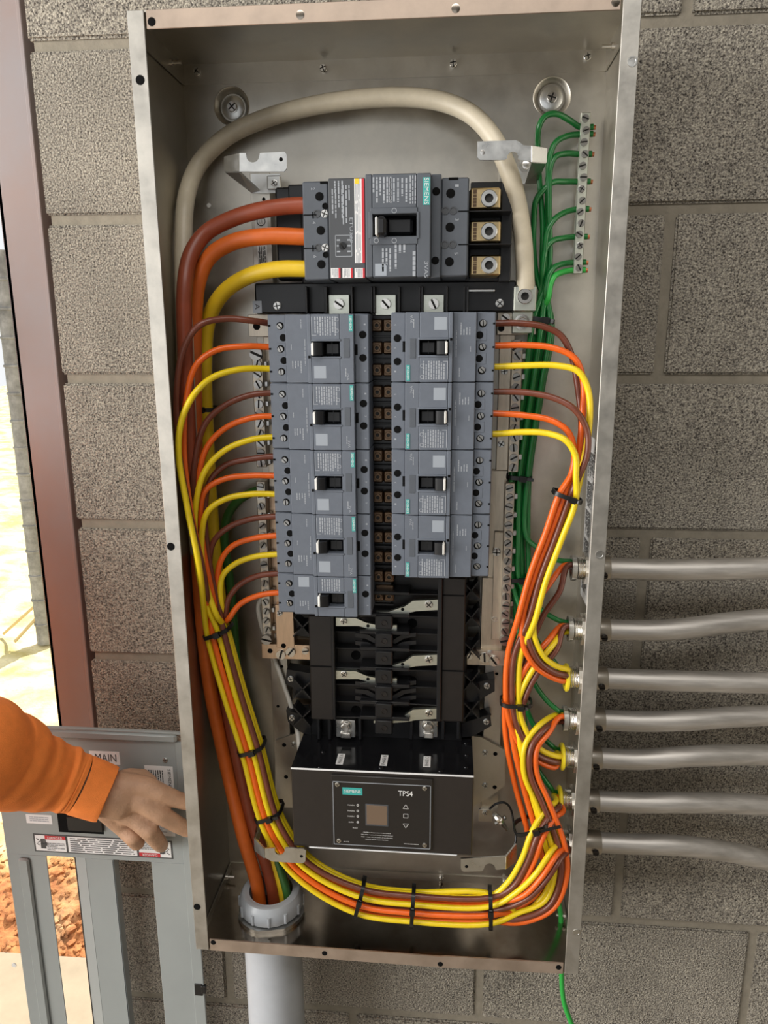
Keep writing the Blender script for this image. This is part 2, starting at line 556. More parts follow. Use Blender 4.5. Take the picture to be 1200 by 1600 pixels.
def fix(name, kind, r, h, matn, pos, parent, rot=None, axis=None):
    """a screw, bolt or hole: pos is world position of its base"""
    o = link(name, fastener(kind, r, h, matn), parent)
    o.location = Vector(pos) - parent_origin(parent)
    a = random.uniform(0, math.pi) if rot is None else rot
    if axis is not None:
        q = Vector((0, -1, 0)).rotation_difference(Vector(axis))
        o.rotation_mode = 'QUATERNION'
        o.rotation_quaternion = q
    else:
        o.rotation_euler = (0, a, 0)
    return o
def fixp(name, kind, r, h, matn, px, py, d, parent, rot=None):
    return fix(name, kind, r, h, matn, at(px, py, d + h * .5) + Vector((0, h * .5, 0)), parent, rot)

# ================================================================ the setting
BX, BH, BD, LIP = 0.254, 1.1286, 0.157, 0.0175
FLOOR_Z = -0.75
Z0, X0, CH, CW = -0.2643, -0.2690, 0.2032, 0.4064
WALL_L, WALL_R = -0.450, 1.75
WY = 0.0085                     # block faces

wall = MB().box(WALL_L + .006, WALL_R, WY + .0045, WY + .19, FLOOR_Z, Z0 + 11 * CH).build('wall_back', 'mortar')
tag(wall, kind='structure')
_blk = {}
def block(x0, x1, z0, z1, end=False):
    key = (round(x1 - x0, 4), round(z1 - z0, 4), random.randint(0, 2))
    if key not in _blk:
        rnd = random.Random(hash(key) % 999)
        bm = bmesh.new()
        wdt, hgt = x1 - x0, z1 - z0
        vs_ = [bm.verts.new((a, b, c)) for a in (0, wdt) for b in (0, .185) for c in (0, hgt)]
        bmesh.ops.convex_hull(bm, input=vs_)
        bmesh.ops.dissolve_limit(bm, angle_limit=.01, verts=bm.verts[:], edges=bm.edges[:])
        bmesh.ops.bevel(bm, geom=bm.edges[:], offset=.0028, segments=2, affect='EDGES')
        for v in bm.verts:
            v.co += Vector((rnd.uniform(-1, 1), rnd.uniform(-1, 1), rnd.uniform(-1, 1))) * .0006
        bmesh.ops.recalc_face_normals(bm, faces=bm.faces[:])
        me = bpy.data.meshes.new('block')
        bm.to_mesh(me); bm.free()
        me.materials.append(MAT['concrete_block'])
        _blk[key] = me
    o = link('block', _blk[key], wall)
    o.location = (x0, WY + random.uniform(-.0008, .0008), z0)
MJ = .0125
for k in range(-2, 11):
    off = 0.0 if k % 2 == 0 else 0.5
    zz0, zz1 = Z0 + k * CH + MJ / 2, Z0 + (k + 1) * CH - MJ / 2
    if k == -2: zz0 = FLOOR_Z + .005 if zz0 < FLOOR_Z else zz0
    xs = [WALL_L] + [x for x in (X0 + (j + off) * CW for j in range(-2, 8)) if WALL_L + .05 < x < WALL_R - .05] + [WALL_R]
    for i in range(len(xs) - 1):
        a = xs[i] + (MJ / 2 if i else 0)
        b = xs[i + 1] - (MJ / 2 if i < len(xs) - 2 else 0)
        block(a, b, zz0, zz1)
# lowest partial course
for i, (a, b) in enumerate(((WALL_L, X0 + .5 * CW), (X0 + .5 * CW, X0 + 1.5 * CW), (X0 + 1.5 * CW, X0 + 2.5 * CW), (X0 + 2.5 * CW, X0 + 3.5 * CW))):
    block(a + MJ / 2 * (i > 0), b - MJ / 2, FLOOR_Z + .004, Z0 - 2 * CH - MJ / 2)

# steel door jamb let into the wall end
jamb = thing('door_1', None, None, (-.5, .1, FLOOR_Z), kind='structure')
m = MB()
m.box(-.536, -.4795, .05, .062, FLOOR_Z, 2.05, .002)       # face
m.box(-.536, -.528, .05, .16, FLOOR_Z, 2.05, .002)         # return into the opening
m.box(-.4795, -.452, .075, .16, FLOOR_Z, 2.05, .001)       # throat
m.build('jamb_face', 'jamb_paint', jamb)
MB().box(-.4795, -.4735, .044, .08, FLOOR_Z, 2.05, .001).build('jamb_return', 'jamb_paint', jamb)
MB().box(-.545, -.537, .085, .115, FLOOR_Z, 2.05, .002).build('door_stop', 'jamb_paint', jamb)

# unseen shell added to shape light and reflections: far wall, right wall and roof deck; the left side is an open bay
tag(MB().box(WALL_R, WALL_R + .19, -4.5, WY + .19, FLOOR_Z, 2.3).build('added_wall_right', 'room_block'), kind='structure')
tag(MB().box(0.3, WALL_R + .19, -4.7, -4.5, FLOOR_Z, 2.3).build('added_wall_front', 'room_block'), kind='structure')
tag(MB().box(-3.2, WALL_R + .19, -4.7, WY + .19, 2.3, 2.4).build('added_ceiling', 'deck'), kind='structure')

# slab and the ground outside
fl = MB().box(-5, 4, -4.5, .565, FLOOR_Z - .12, FLOOR_Z, .004).build('floor', 'slab_concrete')
tag(fl, kind='structure')
def hgt(x, y):
    h = .02 * math.sin(x * 3.1 + y * 1.7) + .015 * math.sin(x * 7.3 - y * 5.1) + .01 * math.sin(11 * x + 13 * y)
    # heap of dug earth against the slab
    d2 = ((x + 1.0) / .45) ** 2 + ((y - .78) / .2) ** 2
    h += .08 * math.exp(-d2) + .012 * math.sin(31 * x + 4 * math.sin(23 * y)) * math.sin(37 * y) * math.exp(-d2 * .4)
    return FLOOR_Z - .035 + h
bm = bmesh.new()
NX, NY = 150, 150
grid = []
for j in range(NY + 1):
    y = .55 + 24 * (j / NY) ** 2.2
    row = []
    for i in range(NX + 1):
        x = -14 + 18 * i / NX if j > 100 else -3.6 + 5.2 * i / NX - (j / 100) * (10.4 - 12.8 * i / NX)
        row.append(bm.verts.new((x, y, hgt(x, y) + random.uniform(-.004, .004) * (1 if y < 2 else 2))))
    grid.append(row)
for j in range(NY):
    for i in range(NX):
        bm.faces.new((grid[j][i], grid[j][i + 1], grid[j + 1][i + 1], grid[j + 1][i]))
me = bpy.data.meshes.new('ground'); bm.to_mesh(me); bm.free()
me.materials.append(MAT['ground'])
me.polygons.foreach_set('use_smooth', [True] * len(me.polygons))
gr = link('ground', me)
tag(gr, kind='structure')
# loose clods
cl = MB()
rc = random.Random(3)
for i in range(1500):
    x = rc.gauss(-1.0, .25); y = rc.uniform(.57, 1.15)
    r = rc.choice((.5, .6, .7, 1.0, 1.3)) * rc.uniform(.004, .014) * (1.0 if y < 1.0 else .7)
    z = hgt(x, y)
    V = []
    ico = [(0, 0, 1), (.89, 0, .45), (.28, .85, .45), (-.72, .53, .45), (-.72, -.53, .45), (.28, -.85, .45),
           (.72, .53, -.45), (-.28, .85, -.45), (-.89, 0, -.45), (-.28, -.85, -.45), (.72, -.53, -.45), (0, 0, -1)]
    fc = [(0, 1, 2), (0, 2, 3), (0, 3, 4), (0, 4, 5), (0, 5, 1), (1, 6, 2), (2, 7, 3), (3, 8, 4), (4, 9, 5), (5, 10, 1),
          (6, 7, 2), (7, 8, 3), (8, 9, 4), (9, 10, 5), (10, 6, 1), (11, 7, 6), (11, 8, 7), (11, 9, 8), (11, 10, 9), (11, 6, 10)]
    for q in ico:
        s_ = r * rc.uniform(.7, 1.25)
        V.append((x + q[0] * s_, y + q[1] * s_, z + q[2] * s_ * .8))
    cl.add(V, fc)
o = cl.build('dirt_clods', 'ground', None)
tag(o, 'loose clods of orange earth heaped outside the doorway', 'dirt', kind='stuff')

# ringed post standing out on the lot
pb_ = Vector((-2.071, 2.624, FLOOR_Z))
post = thing('fence_post', 'weathered grey ringed post standing on the sunlit ground outside', 'post', pb_ - Vector((0, 0, .03)))
MB().tube([pb_ + Vector((0, 0, -.05)), pb_ + Vector((0, 0, 1.95))], .042, 14).build('pole', 'fence_post', post)
for k in range(14):
    zc = pb_.z + .06 + k * .135
    MB().lathe([(.040, -.008), (.047, -.005), (.047, .005), (.040, .008)], (pb_.x, pb_.y, zc), (0, 0, 1), 14).build('ring', 'fence_post', post)
for k, (dx, dy) in enumerate(((-.22, -.02), (-.10, -.12))):
    MB().tube([pb_ + Vector((-.03, -.02, .16 - k * .07)), pb_ + Vector((dx, dy, .0))], .008, 6).build('stay_wire', 'straw', post)

# ================================================================ the panel enclosure
encl = thing('panel_enclosure', 'open galvanized steel electrical panel box mounted on the block wall', 'panel box', (0, 0, 0))
T = .0016
BOSS = [at(361, 165, .004), at(863, 150, .004)]
BZ0, BZ1 = min(b.z for b in BOSS) - .026, max(b.z for b in BOSS) + .026
m = MB()
m.box(-BX, BX, 0, -T, 0, BZ0)
m.box(-BX, BX, 0, -T, BZ1, BH)
xe = [-BX]
for b in BOSS: xe += [b.x - .026, b.x + .026]
xe.append(BX)
for i in (0, 2, 4): m.box(xe[i], xe[i + 1], 0, -T, BZ0, BZ1)
for b in BOSS:      # sheet round each dished boss
    zu, zd = BZ1 - b.z, b.z - BZ0
    rim = [(.026, -zd + (zu + zd) * k / 8) for k in range(8)] + [(.026 - .052 * k / 8, zu) for k in range(8)] + \
          [(-.026, zu - (zu + zd) * k / 8) for k in range(8)] + [(-.026 + .052 * k / 8, -zd) for k in range(8)]
    V = []
    for rx_, rz_ in rim:
        l = math.hypot(rx_, rz_)
        V.append((b.x + .0215 * rx_ / l, -T, b.z + .0215 * rz_ / l))
        V.append((b.x + rx_, -T, b.z + rz_))
    n = len(rim)
    m.add(V, [(2 * k, 2 * k + 1, 2 * ((k + 1) % n) + 1, 2 * ((k + 1) % n)) for k in range(n)])
m.build('back_panel', 'galvanized', encl)
MB().box(-BX, -BX + T, -T, -BD, 0, BH).build('side_panel', 'galvanized', encl)
MB().box(BX - T, BX, -T, -BD, 0, BH).build('side_panel', 'galvanized', encl)
MB().box(-BX + T, BX - T, -T, -BD, BH - T, BH).build('top_panel', 'galvanized', encl)
MB().box(-BX + T, BX - T, -T, -BD, 0, T).build('bottom_panel', 'galvanized_stained', encl)
lipL = MB().box(-BX, -BX + LIP, -BD + .0002, -BD - T, 0, BH, .0005).build('front_lip', 'galvanized_lip', encl)
lipR = MB().box(BX - LIP, BX, -BD + .0002, -BD - T, 0, BH + .02, .0005).build('front_lip', 'galvanized_lip', encl)
g_ = .0022
lipT = MB().box(-BX + LIP + g_, BX - LIP - g_, -BD + .0002, -BD - T, BH - LIP, BH, .0005).build('front_lip', 'warm_lip', encl)
# the bottom lip is kinked where it was knocked
m = MB()
xk = X(690, 1493, BD)
za, zb = LIP - .001, LIP - .001
m.prism([(-BX + LIP + g_, 0), (xk, -.003), (BX - LIP - g_, 0), (BX - LIP - g_, LIP * .94), (xk + .006, LIP * .86), (xk - .002, LIP * .80), (-BX + LIP + g_, LIP)], BD - .0002, BD + T)
lipB = m.build('front_lip', 'warm_lip', encl)
# end-panel flanges folded against the back and the sides
FLG = .0225
for z0, z1 in ((BH - T - FLG, BH - T), (T, T + FLG * .55)):
    MB().box(-BX + T, BX - T, -T, -T - .0018, z0, z1).build('end_flange', 'galvanized', encl)
    for sx in (-1, 1):
        x0 = sx * (BX - T); x1 = sx * (BX - T - .0018)
        m = MB()
        zi = z0 if z0 > .5 else z1
        zo = z1 if z0 > .5 else z0
        # tapers towards the front
        m.slab([(x1, -T, zo), (x1, -T, zi), (x1, -BD * .95, zi), (x1, -BD * .95, zo)], .0016)
        m.build('end_flange', 'galvanized', encl)
# rivets, bolts and holes
for px, py in ((308, 112), (505, 107), (708, 99), (918, 88)):
    p_ = at(px, py, .006)
    o = fix('flange_bolt', 'phillips', .0042, .007, 'bright_steel', (p_.x, -T - .0018, p_.z), encl)
for px in (500, 690, 790):
    p_ = at(px, 1360, .006)
    fix('flange_bolt', 'phillips', .0036, .006, 'bright_steel', (p_.x, -T - .0018, .008), encl)
def sidebolt(sx, d, z, l=.013):
    x = sx * (BX - T - .0026)
    m = MB()
    m.cyl((x, -d, z), (x - sx * l, -d, z), .0024, 10)
    m.cyl((x, -d, z), (x - sx * .003, -d, z), .0042, 12)
    m.build('side_bolt', 'bright_steel', encl)
sidebolt(-1, .05, BH - .014); sidebolt(1, .05, BH - .014); sidebolt(1, .07, .012); sidebolt(-1, .03, .010)
for px, py in ((219, 125), (267, 854), (308, 1417)):
    p_ = at(px, py, BD + T)
    fix('screw_hole', 'disc', .0048, .0002, 'hole_black', (p_.x, -BD - T, p_.z), lipL)
for px, py in ((988, 96), (937, 867), (901, 1457)):
    p_ = at(px, py, BD + T)
    fix('screw_hole', 'ring', .0048, .0006, 'zinc', (p_.x, -BD - T, p_.z), lipR)
for px, py, mm in ((237, 34, 'hole_black'), (469, 23, 'galvanized_stained'), (712, 13, 'galvanized_stained'), (962, 3, 'galvanized_stained')):
    p_ = at(px, py, BD + T)
    fix('screw_hole', 'disc', .0042, .0003, mm, (p_.x, -BD - T, p_.z), lipT)
for px, py in ((333, 1471), (507, 1488), (688, 1505), (873, 1510)):
    p_ = at(px, py, BD + T)
    fix('screw_hole', 'disc', .0036, .0003, 'hole_black', (p_.x, -BD - T, p_.z - .0015), lipB)
# embossed mounting bosses with anchor screws
for b in BOSS:
    c = Vector((b.x, -T, b.z))
    MB().lathe([(.0222, .0002), (.0215, .0007), (.0205, .0003), (.0165, -.0065), (.0158, -.0075), (0, -.0075)], c, (0, -1, 0), 36).build('mounting_boss', 'galvanized', encl)
    c2 = c + Vector((0, .0075, 0))
    MB().lathe([(.0138, 0), (.0138, .002), (.013, .0026), (.005, .0026), (.0, .0026)], c2, (0, -1, 0), 28).build('washer', 'zinc', encl)
    fix('anchor_screw', 'phillips', .0062, .005, 'bright_steel', c2 - Vector((0, .0024, 0)), encl)
for px, py in ((326, 321), (330, 401), (876, 1240)):
    p_ = at(px, py, .003)
    fix('rivet', 'disc', .0028, .001, 'white_plastic' if px < 400 else 'hole_black', (p_.x, -T, p_.z), encl)
# rating sticker on the right side wall
st_ = MB()
xs_ = BX - T - .0004
za_, zb_ = .685, .475
RS, US = Vector((0, 0, -1)), Vector((0, -1, 0))
c = Vector((xs_, -.056, (za_ + zb_) / 2))
RS, US = Vector((0, 0, 1)), Vector((0, 1, 0))
lab = quad(MB(), c, za_ - zb_, .056, RS, US).build('rating_sticker', 'label_white', encl, smooth=False)
c = c - Vector((.0003, 0, 0))
m = MB()
letters(m, 'SIEMENS', c + Vector((0, -.018, .070)), .055, .010, -RS, -US)
for k in range(5):
    fineprint(m, c + Vector((0, .012 - .006, .07 - k * .037)), .032, .034, 9, -RS, -US, seed=k)
m.build('sticker_print', 'label_print', lab, smooth=False)

# ================================================================ panel interior: rails and bus
def rail(xc, z0, z1, label):
    t = thing('mounting_rail', label, 'rail', (xc, -T, z0), 'steel rails behind the bus')
    m = MB()
    m.box(xc - .012, xc + .012, -.022, -.0235, z0, z1, .0004)
    m.box(xc - .012, xc - .0105, -T, -.022, z0, z1)
    m.box(xc + .0105, xc + .012, -T, -.022, z0, z1)
    m.build('channel', 'galvanized', t)
    for k in range(14):
        zz = z0 + .03 + k * (z1 - z0 - .06) / 13
        fix('rail_hole', 'disc', .0022, .0002, 'hole_black', (xc + (.004 if k % 2 else -.004), -.0235, zz), t)
    return t
rl = rail(-.157, .14, 1.0, 'left-hand steel mounting rail behind the left neutral bar')
rr = rail(.1425, .14, 1.0, 'right-hand steel mounting rail behind the right neutral bar')
# approval sticker and small print on the left rail
m = MB(); c = at(408, 350, .024); c.y = -.0237
s_ = MB()
quad(s_, c, .016, .022)
quad(s_, c - Vector((0, 0, .044)), .012, .044)
o = s_.build('approval_sticker', 'label_white', rl, smooth=False)
m.lathe([(.0055, 0), (.0055, .0002), (.0045, .0002), (.0045, 0)], c - Vector((0, .0001, -.003)), (0, -1, 0), 20)
letters(m, 'UL', c + Vector((0, -.0003, .003)), .005, .005)
fineprint(m, c + Vector((0, -.0003, -.0075)), .012, .004, 2)
fineprint(m, c + Vector((0, -.0003, -.044)), .036, .009, 4, RCW, UCW, seed=4)
m.build('sticker_print', 'label_print', o, smooth=False)

bus = thing('bus_assembly', 'black moulded bus base with silver connector fingers below the breakers', 'bus base', (-.005, -.0236, .3))
m = MB()
pbox(m, 470, 300, 796, 446, .024, .052, .002)
pbox(m, 432, 292, 474, 438, .024, .045, .002)
pbox(m, 450, 288, 480, 312, .024, .060, .0015)
m.build('main_base', 'black_plastic', bus)
m = MB()
pbox(m, 398, 440, 806, 489, .024, .056, .002)
m.build('bus_cover', 'black_plastic', bus)
for px in (477, 506, 508, 548, 579, 583, 622, 654, 658, 697, 724, 729):
    m = MB(); pbox(m, px, 447, px + 2.6, 489, .055, .072, .0004)
    m.build('barrier_rib', 'black_plastic', bus)
m = MB(); pbox(m, 732, 452, 773, 456, .056, .070, .0005); m.build('link_bar', 'zinc', bus)
for i, (a, b) in enumerate(((513, 546), (586, 619), (661, 694))):
    m = MB(); pbox(m, a, 460, b, 493, .056, .064, .0008)
    pl_ = m.build('bus_tab', 'tin', bus)
    fixp('bus_screw', 'slot', .0062, .005, 'bright_steel', (a + b) / 2, 475, .064, bus, rot=.6 + i * .25)
for px, py in ((433, 478), (781, 474)):
    fixp('mount_screw', 'phillips', .0048, .004, 'zinc', px, py, .056, bus)
m = MB(); pbox(m, 395, 470, 409, 489, .056, .0568); o = m.build('phase_tag', 'pale_patch', bus)
m = MB(); letters(m, 'A', at(402, 479, .0571), .007, .006, RCW, UCW); m.build('tag_letter', 'label_print', o, smooth=False)
# long moulded body under both breaker columns
m = MB()
m.box(-.108, .105, -.024, -.050, Z(600, 1126, .05), Z(600, 492, .05), .002)
m.build('bus_body', 'bus_black', bus)
# centre strip with pairs of stab connectors, one row per pole
m = MB(); m.box(-.018, .0095, -.05, -.060, Z(595, 905, .06), Z(595, 492, .06), .001); m.build('centre_strip', 'black_plastic', bus)
zt = .8324 - .013
for k in range(14):
    zc = zt - k * .0261
    if zc < .455: break
    for sx in (-1, 1):
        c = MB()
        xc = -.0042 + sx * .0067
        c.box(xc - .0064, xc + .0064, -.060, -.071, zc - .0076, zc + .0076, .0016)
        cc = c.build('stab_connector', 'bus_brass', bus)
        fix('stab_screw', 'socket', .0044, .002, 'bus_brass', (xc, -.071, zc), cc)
    d_ = MB().box(-.0165, .008, -.060, -.066, zc - .0141, zc - .0122, .0004).build('stab_barrier', 'black_plastic', bus)

# exposed lower part of the bus
m = MB(); pbox(m, 484, 962, 520, 1125, .05, .074, .0015); m.build('side_column', 'bus_black', bus)
m = MB(); pbox(m, 690, 903, 726, 1128, .05, .074, .0015); m.build('side_column', 'bus_black', bus)
m = MB(); pbox(m, 683, 903, 690, 1128, .05, .078, .001); m.build('column_rib', 'black_plastic', bus)
m = MB(); pbox(m, 518, 962, 523, 1125, .05, .078, .001); m.build('column_rib', 'black_plastic', bus)
for a, b, ys in ((485, 519, (1041,)), (691, 725, (930, 1048))):
    for yy in ys:
        m = MB(); pbox(m, a, yy, b, yy + 1.6, .074, .0752); m.build('column_seam', 'hole_black', bus)
# barrier fins
for py in (926, 961, 988, 1014, 1045, 1071, 1098, 1122):
    m = MB()
    pbox(m, 522, py, 684, py + 2.4, .05, .066, .0005)
    pbox(m, 562, py - 2, 640, py + 4, .05, .078, .001)
    m.build('barrier_fin', 'black_plastic', bus)
# black centre taps
for py in (962, 990, 1018, 1047, 1073, 1100, 1126):
    m = MB(); pbox(m, 586, py, 613, py + 22, .05, .082, .0015)
    o = m.build('centre_tap', 'black_plastic', bus)
    fixp('tap_hole', 'ring', .0042, .001, 'bus_black', 600, py + 12, .082, bus)
# dark unused fingers
for py, sd in ((998, 1), (1085, 1), (1010, -1), (1096, -1), (1073, 1)):
    pts = [(555, py - 8), (575, py - 6), (588, py + 2), (615, py + 2), (628, py - 6), (650, py - 9), (650, py - 3), (632, py), (618, py + 8), (586, py + 8), (570, py), (555, py - 2)]
    m = MB().prism(ppoly(pts, .07), .066, .069); m.build('bus_finger', 'black_plastic', bus)
for py in (972, 1022, 1062, 1108):
    fixp('finger_hole', 'disc', .0065, .0006, 'hole_black', 644 if py in (972, 1062) else 556, py + 2, .0505, bus)
# silver fingers
def finger_r(py):
    pts = [(584, py + 9), (608, py + 9), (622, py + 4), (632, py + 1), (645, py - 8), (684, py - 10), (684, py + 6), (650, py + 8), (636, py + 11), (612, py + 13), (584, py + 13)]
    m = MB().prism(ppoly(pts, .072), .066, .072)
    o = m.build('bus_finger', 'tin', bus)
    fixp('finger_screw', 'phillips', .0052, .003, 'bright_steel', 670, py - 2, .072, bus)
    fixp('finger_hole', 'disc', .0022, .0003, 'hole_black', 629, py + 5, .072, bus)
def finger_l(py):
    pts = [(525, py - 8), (556, py - 7), (572, py), (590, py + 4), (620, py + 4), (620, py + 11), (596, py + 12), (574, py + 9), (560, py + 5), (525, py + 5)]
    m = MB().prism(ppoly(pts, .072), .066, .072)
    o = m.build('bus_finger', 'tin', bus)
    fixp('finger_screw', 'phillips', .0046, .003, 'bright_steel', 537, py - 2, .072, bus)
    fixp('finger_hole', 'disc', .0022, .0003, 'hole_black', 575, py + 5, .072, bus)
for py in (947, 1033, 1117): finger_r(py)
for py in (973, 1056): finger_l(py)
m = MB(); pbox(m, 584, 908, 612, 942, .05, .066, .001); m.build('centre_tap', 'black_plastic', bus)
m = MB(); pbox(m, 587, 914, 615, 922, .06, .068, .001); m.build('stab_connector', 'bus_brass', bus)
# lower lugs
for a, b, c_ in ((525, 555, 540), (655, 684, 669)):
    m = MB(); pbox(m, a, 1125, b, 1152, .05, .062, .0008); m.build('bus_tab', 'zinc', bus)
    m = MB(); pbox(m, a + 7, 1146, b - 7, 1154, .05, .068, .0008); m.build('tab_tongue', 'bright_steel', bus)
    fixp('lug_bolt', 'hexbolt', .0062, .008, 'bright_steel', c_, 1136, .062, bus, rot=.2)
for px in (495, 512, 560, 640, 690, 714):
    m = MB(); pbox(m, px, 1122, px + 5, 1156, .03, .062, .001); m.build('lower_rib', 'black_plastic', bus)
m = MB(); pbox(m, 478, 1122, 722, 1160, .024, .045, .001); m.build('lower_base', 'black_plastic', bus)
# side webs and ears
def web(pts, d0, d1):
    MB().prism(ppoly(pts, d1), d0, d1).build('side_web', 'black_plastic', bus)
for s, xa, xb, yy in ((-1, 458, 485, (965, 1062, 1106)), (1, 750, 725, (908, 950, 1000, 1050, 1095))):
    for y in yy:
        web([(xa, y), (xb, y), (xb, y + 30), (xa, y + 28)], .024, .034)
        web([(xa, y), (xa + 3 * -s, y), (xb, y + 28), (xb, y + 31)], .034, .058)
        web([(xa, y + 28), (xb, y + 2), (xb, y + 5), (xa, y + 31)], .034, .058)
for pts, sc in (([(448, 1046), (486, 1052), (486, 1090), (470, 1082), (446, 1068)], (454, 1061)),
                ([(773, 1060), (726, 1070), (726, 1098), (745, 1096), (773, 1080)], (761, 1072)),
                ([(766, 1116), (722, 1130), (722, 1152), (740, 1150), (768, 1134)], (760, 1128)),
                ([(447, 1110), (486, 1120), (486, 1150), (470, 1144), (450, 1128)], (456, 1122))):
    web(pts, .024, .046)
    fixp('ear_screw', 'phillips', .0042, .003, 'zinc', sc[0], sc[1], .046, bus)

# ================================================================ neutral bars
def neutral_bar(name, label, plates, bars, straps, group='neutral bars'):
    c0 = at(bars[0][0], bars[0][1], .04); c0.y = -.0236
    t = thing(name, label, 'terminal bar', c0, group)
    for (a, b, c, d, mt, d0, d1) in plates:
        m = MB(); pbox(m, a, b, c, d, d0, d1, .0005); m.build('mounting_plate', mt, t)
    for (xa, ya, xb, yb, wpx, n) in bars:
        d0, d1 = .034, .050
        x = (X(xa, ya, d1) + X(xb, yb, d1)) / 2
        z0, z1 = Z(xb, yb, d1), Z(xa, ya, d1)
        hw = wpx * .0004
        MB().box(x - hw, x + hw, -d0, -d1, z0, z1, .0008).build('bar', 'tin_strap', t)
        for k in range(n):
            zz = z1 - (k + .5) * (z1 - z0) / n
            big = (k == 0 and ya < 600) or (k == n - 1 and yb > 950)
            fix('terminal_screw', 'slot', hw * (.80 if not big else 1.2), .0034 + (.002 if big else 0), 'screw_steel', (x + (hw * .05 if k % 2 else -hw * .05), -d1, zz), t)
        # side lay-in openings
        for k in range(n):
            zz = z1 - (k + .5) * (z1 - z0) / n
            if k % 2: MB().box(x + hw - .0001, x + hw + .0045, -.036, -.0455, zz - .0035, zz + .0035, .0008).build('wire_clamp', 'zinc', t)
    for (px, py, r, d, kind, mt) in straps:
        fixp('strap_screw' if kind != 'disc' else 'strap_hole', kind, r, .004 if kind != 'disc' else .0003, mt, px, py, d, t)
    return t
nl = neutral_bar('neutral_bar', 'left neutral bar, silver with slotted screws and a copper-toned foot', 
    [(388, 491, 420, 526, 'tin_strap', .0236, .042), (416, 526, 428, 760, 'tin_strap', .0236, .034),
     (424, 770, 434, 990, 'copper_strap', .0236, .034), (431, 945, 459, 1012, 'copper_strap', .0236, .045), (409, 1007, 484, 1030, 'copper_strap', .0236, .044)],
    [(401, 545, 409, 730, 17, 12), (406, 752, 419, 1005, 15, 17)],
    [(401, 510, .0045, .042, 'disc', 'hole_black'), (437, 958, .004, .045, 'phillips', 'zinc'), (422, 1017, .0035, .044, 'disc', 'hole_black'),
     (439, 1023, .0068, .044, 'slot', 'bright_steel'), (454, 1019, .0068, .044, 'slot', 'bright_steel'), (477, 1017, .0048, .044, 'slot', 'bright_steel'), (443, 1009, .0035, .045, 'disc', 'hole_black')])
nr = neutral_bar('neutral_bar', 'right neutral bar, silver with slotted screws on a wide tan plate',
    [(777, 488, 838, 523, 'tin_strap', .0236, .042), (778, 523, 801, 735, 'tin_strap', .0236, .034), (764, 735, 790, 905, 'tin_strap', .0236, .032),
     (752, 903, 786, 1016, 'tin_strap', .0236, .036), (770, 832, 786, 1000, 'tin_strap', .036, .039), (725, 1016, 798, 1040, 'tin_strap', .0236, .044)],
    [(807, 532, 803, 738, 16, 13), (793, 755, 792, 1006, 15, 18)],
    [(790, 497, .0055, .042, 'slot', 'bright_steel'), (783, 513, .004, .042, 'disc', 'hole_black'), (788, 580, .0045, .034, 'phillips', 'zinc'), (783, 694, .0045, .034, 'phillips', 'zinc'),
     (776, 863, .0055, .039, 'phillips', 'zinc'), (773, 967, .0045, .036, 'phillips', 'bright_steel'),
     (757, 1028, .007, .044, 'slot', 'bright_steel'), (772, 1033, .007, .044, 'slot', 'bright_steel'), (733, 1025, .0048, .044, 'slot', 'bright_steel'), (766, 1020, .004, .044, 'disc', 'zinc'), (791, 1029, .0035, .044, 'disc', 'hole_black')])
# lug that takes the white cable
lug = thing('neutral_lug', 'silver lug clamping the white cable at the top of the right neutral bar', 'lug', at(820, 487, .043))
m = MB(); pbox(m, 803, 446, 838, 487, .042, .064, .0015); m.build('lug_body', 'tin', lug)
fixp('lug_screw', 'socket', .0088, .005, 'bright_steel', 820, 463, .064, lug)
m = MB(); pbox(m, 800, 487, 832, 521, .042, .052, .001); m.build('lug_tang', 'tin', lug)
fixp('lug_screw', 'hexbolt', .0066, .006, 'bright_steel', 816, 503, .052, lug)

# ================================================================ ground bar
c0 = at(910, 302, .02); c0.y = -T
gb = thing('ground_bar', 'narrow silver ground bar with green wires at upper right', 'terminal bar', c0)
xg = .2268
zg0, zg1 = .8782, 1.0549
MB().box(xg - .0055, xg + .0055, -.018, -.030, zg0, zg1, .0008).build('bar', 'tin', gb)
for zz in (zg0 + .03, zg1 - .03):
    MB().cyl((xg, -T, zz), (xg, -.018, zz), .005, 12).build('standoff', 'zinc', gb)
for k in range(14):
    zz = zg1 - .007 - k * (zg1 - zg0 - .014) / 13
    fix('terminal_screw', 'phillips' if k in (6, 11) else 'slot', .0042, .0036, 'screw_steel', (xg + (.0008 if k % 2 else -.0008), -.030, zz), gb)

# ================================================================ deadfront brackets
def bracket(label, base, parts, screws):
    t = thing('cover_bracket', label, 'bracket', base, 'cover support brackets')
    for nm, b in parts: b.build(nm, 'zinc', t)
    for px, py, d, kind, r, mt in screws:
        fixp('bracket_screw' if kind != 'disc' else 'bracket_hole', kind, r, .003 if kind != 'disc' else .0002, mt, px, py, d, t)
    return t
def foldstrip(pts):
    return [at(*q) for q in pts]
def arcpts(cx, cy, r, a0, a1, n=6):
    return [(cx + r * math.cos(math.radians(a0 + (a1 - a0) * k / n)), cy + r * math.sin(math.radians(a0 + (a1 - a0) * k / n))) for k in range(n + 1)]
d_ = .105
front = MB().prism(ppoly([(374, 239), (384, 239)] + arcpts(395, 244, 10, 180, 0) + [(406, 239), (445, 237), (448, 242), (448, 263), (444, 268), (374, 268)], d_), d_ - .0022, d_)
side = MB().slab(foldstrip([(374, 240, d_), (374, 268, d_), (351, 268, .092), (351, 245, .092)]), .0022)
arm = MB().slab(foldstrip([(352, 268, .092), (374, 268, d_ - .004), (405, 297, .026), (393, 300, .026)]), .0022)
foot = MB().slab(foldstrip([(392, 272, .0245), (438, 272, .0245), (438, 302, .0245), (392, 302, .0245)]), .0016)
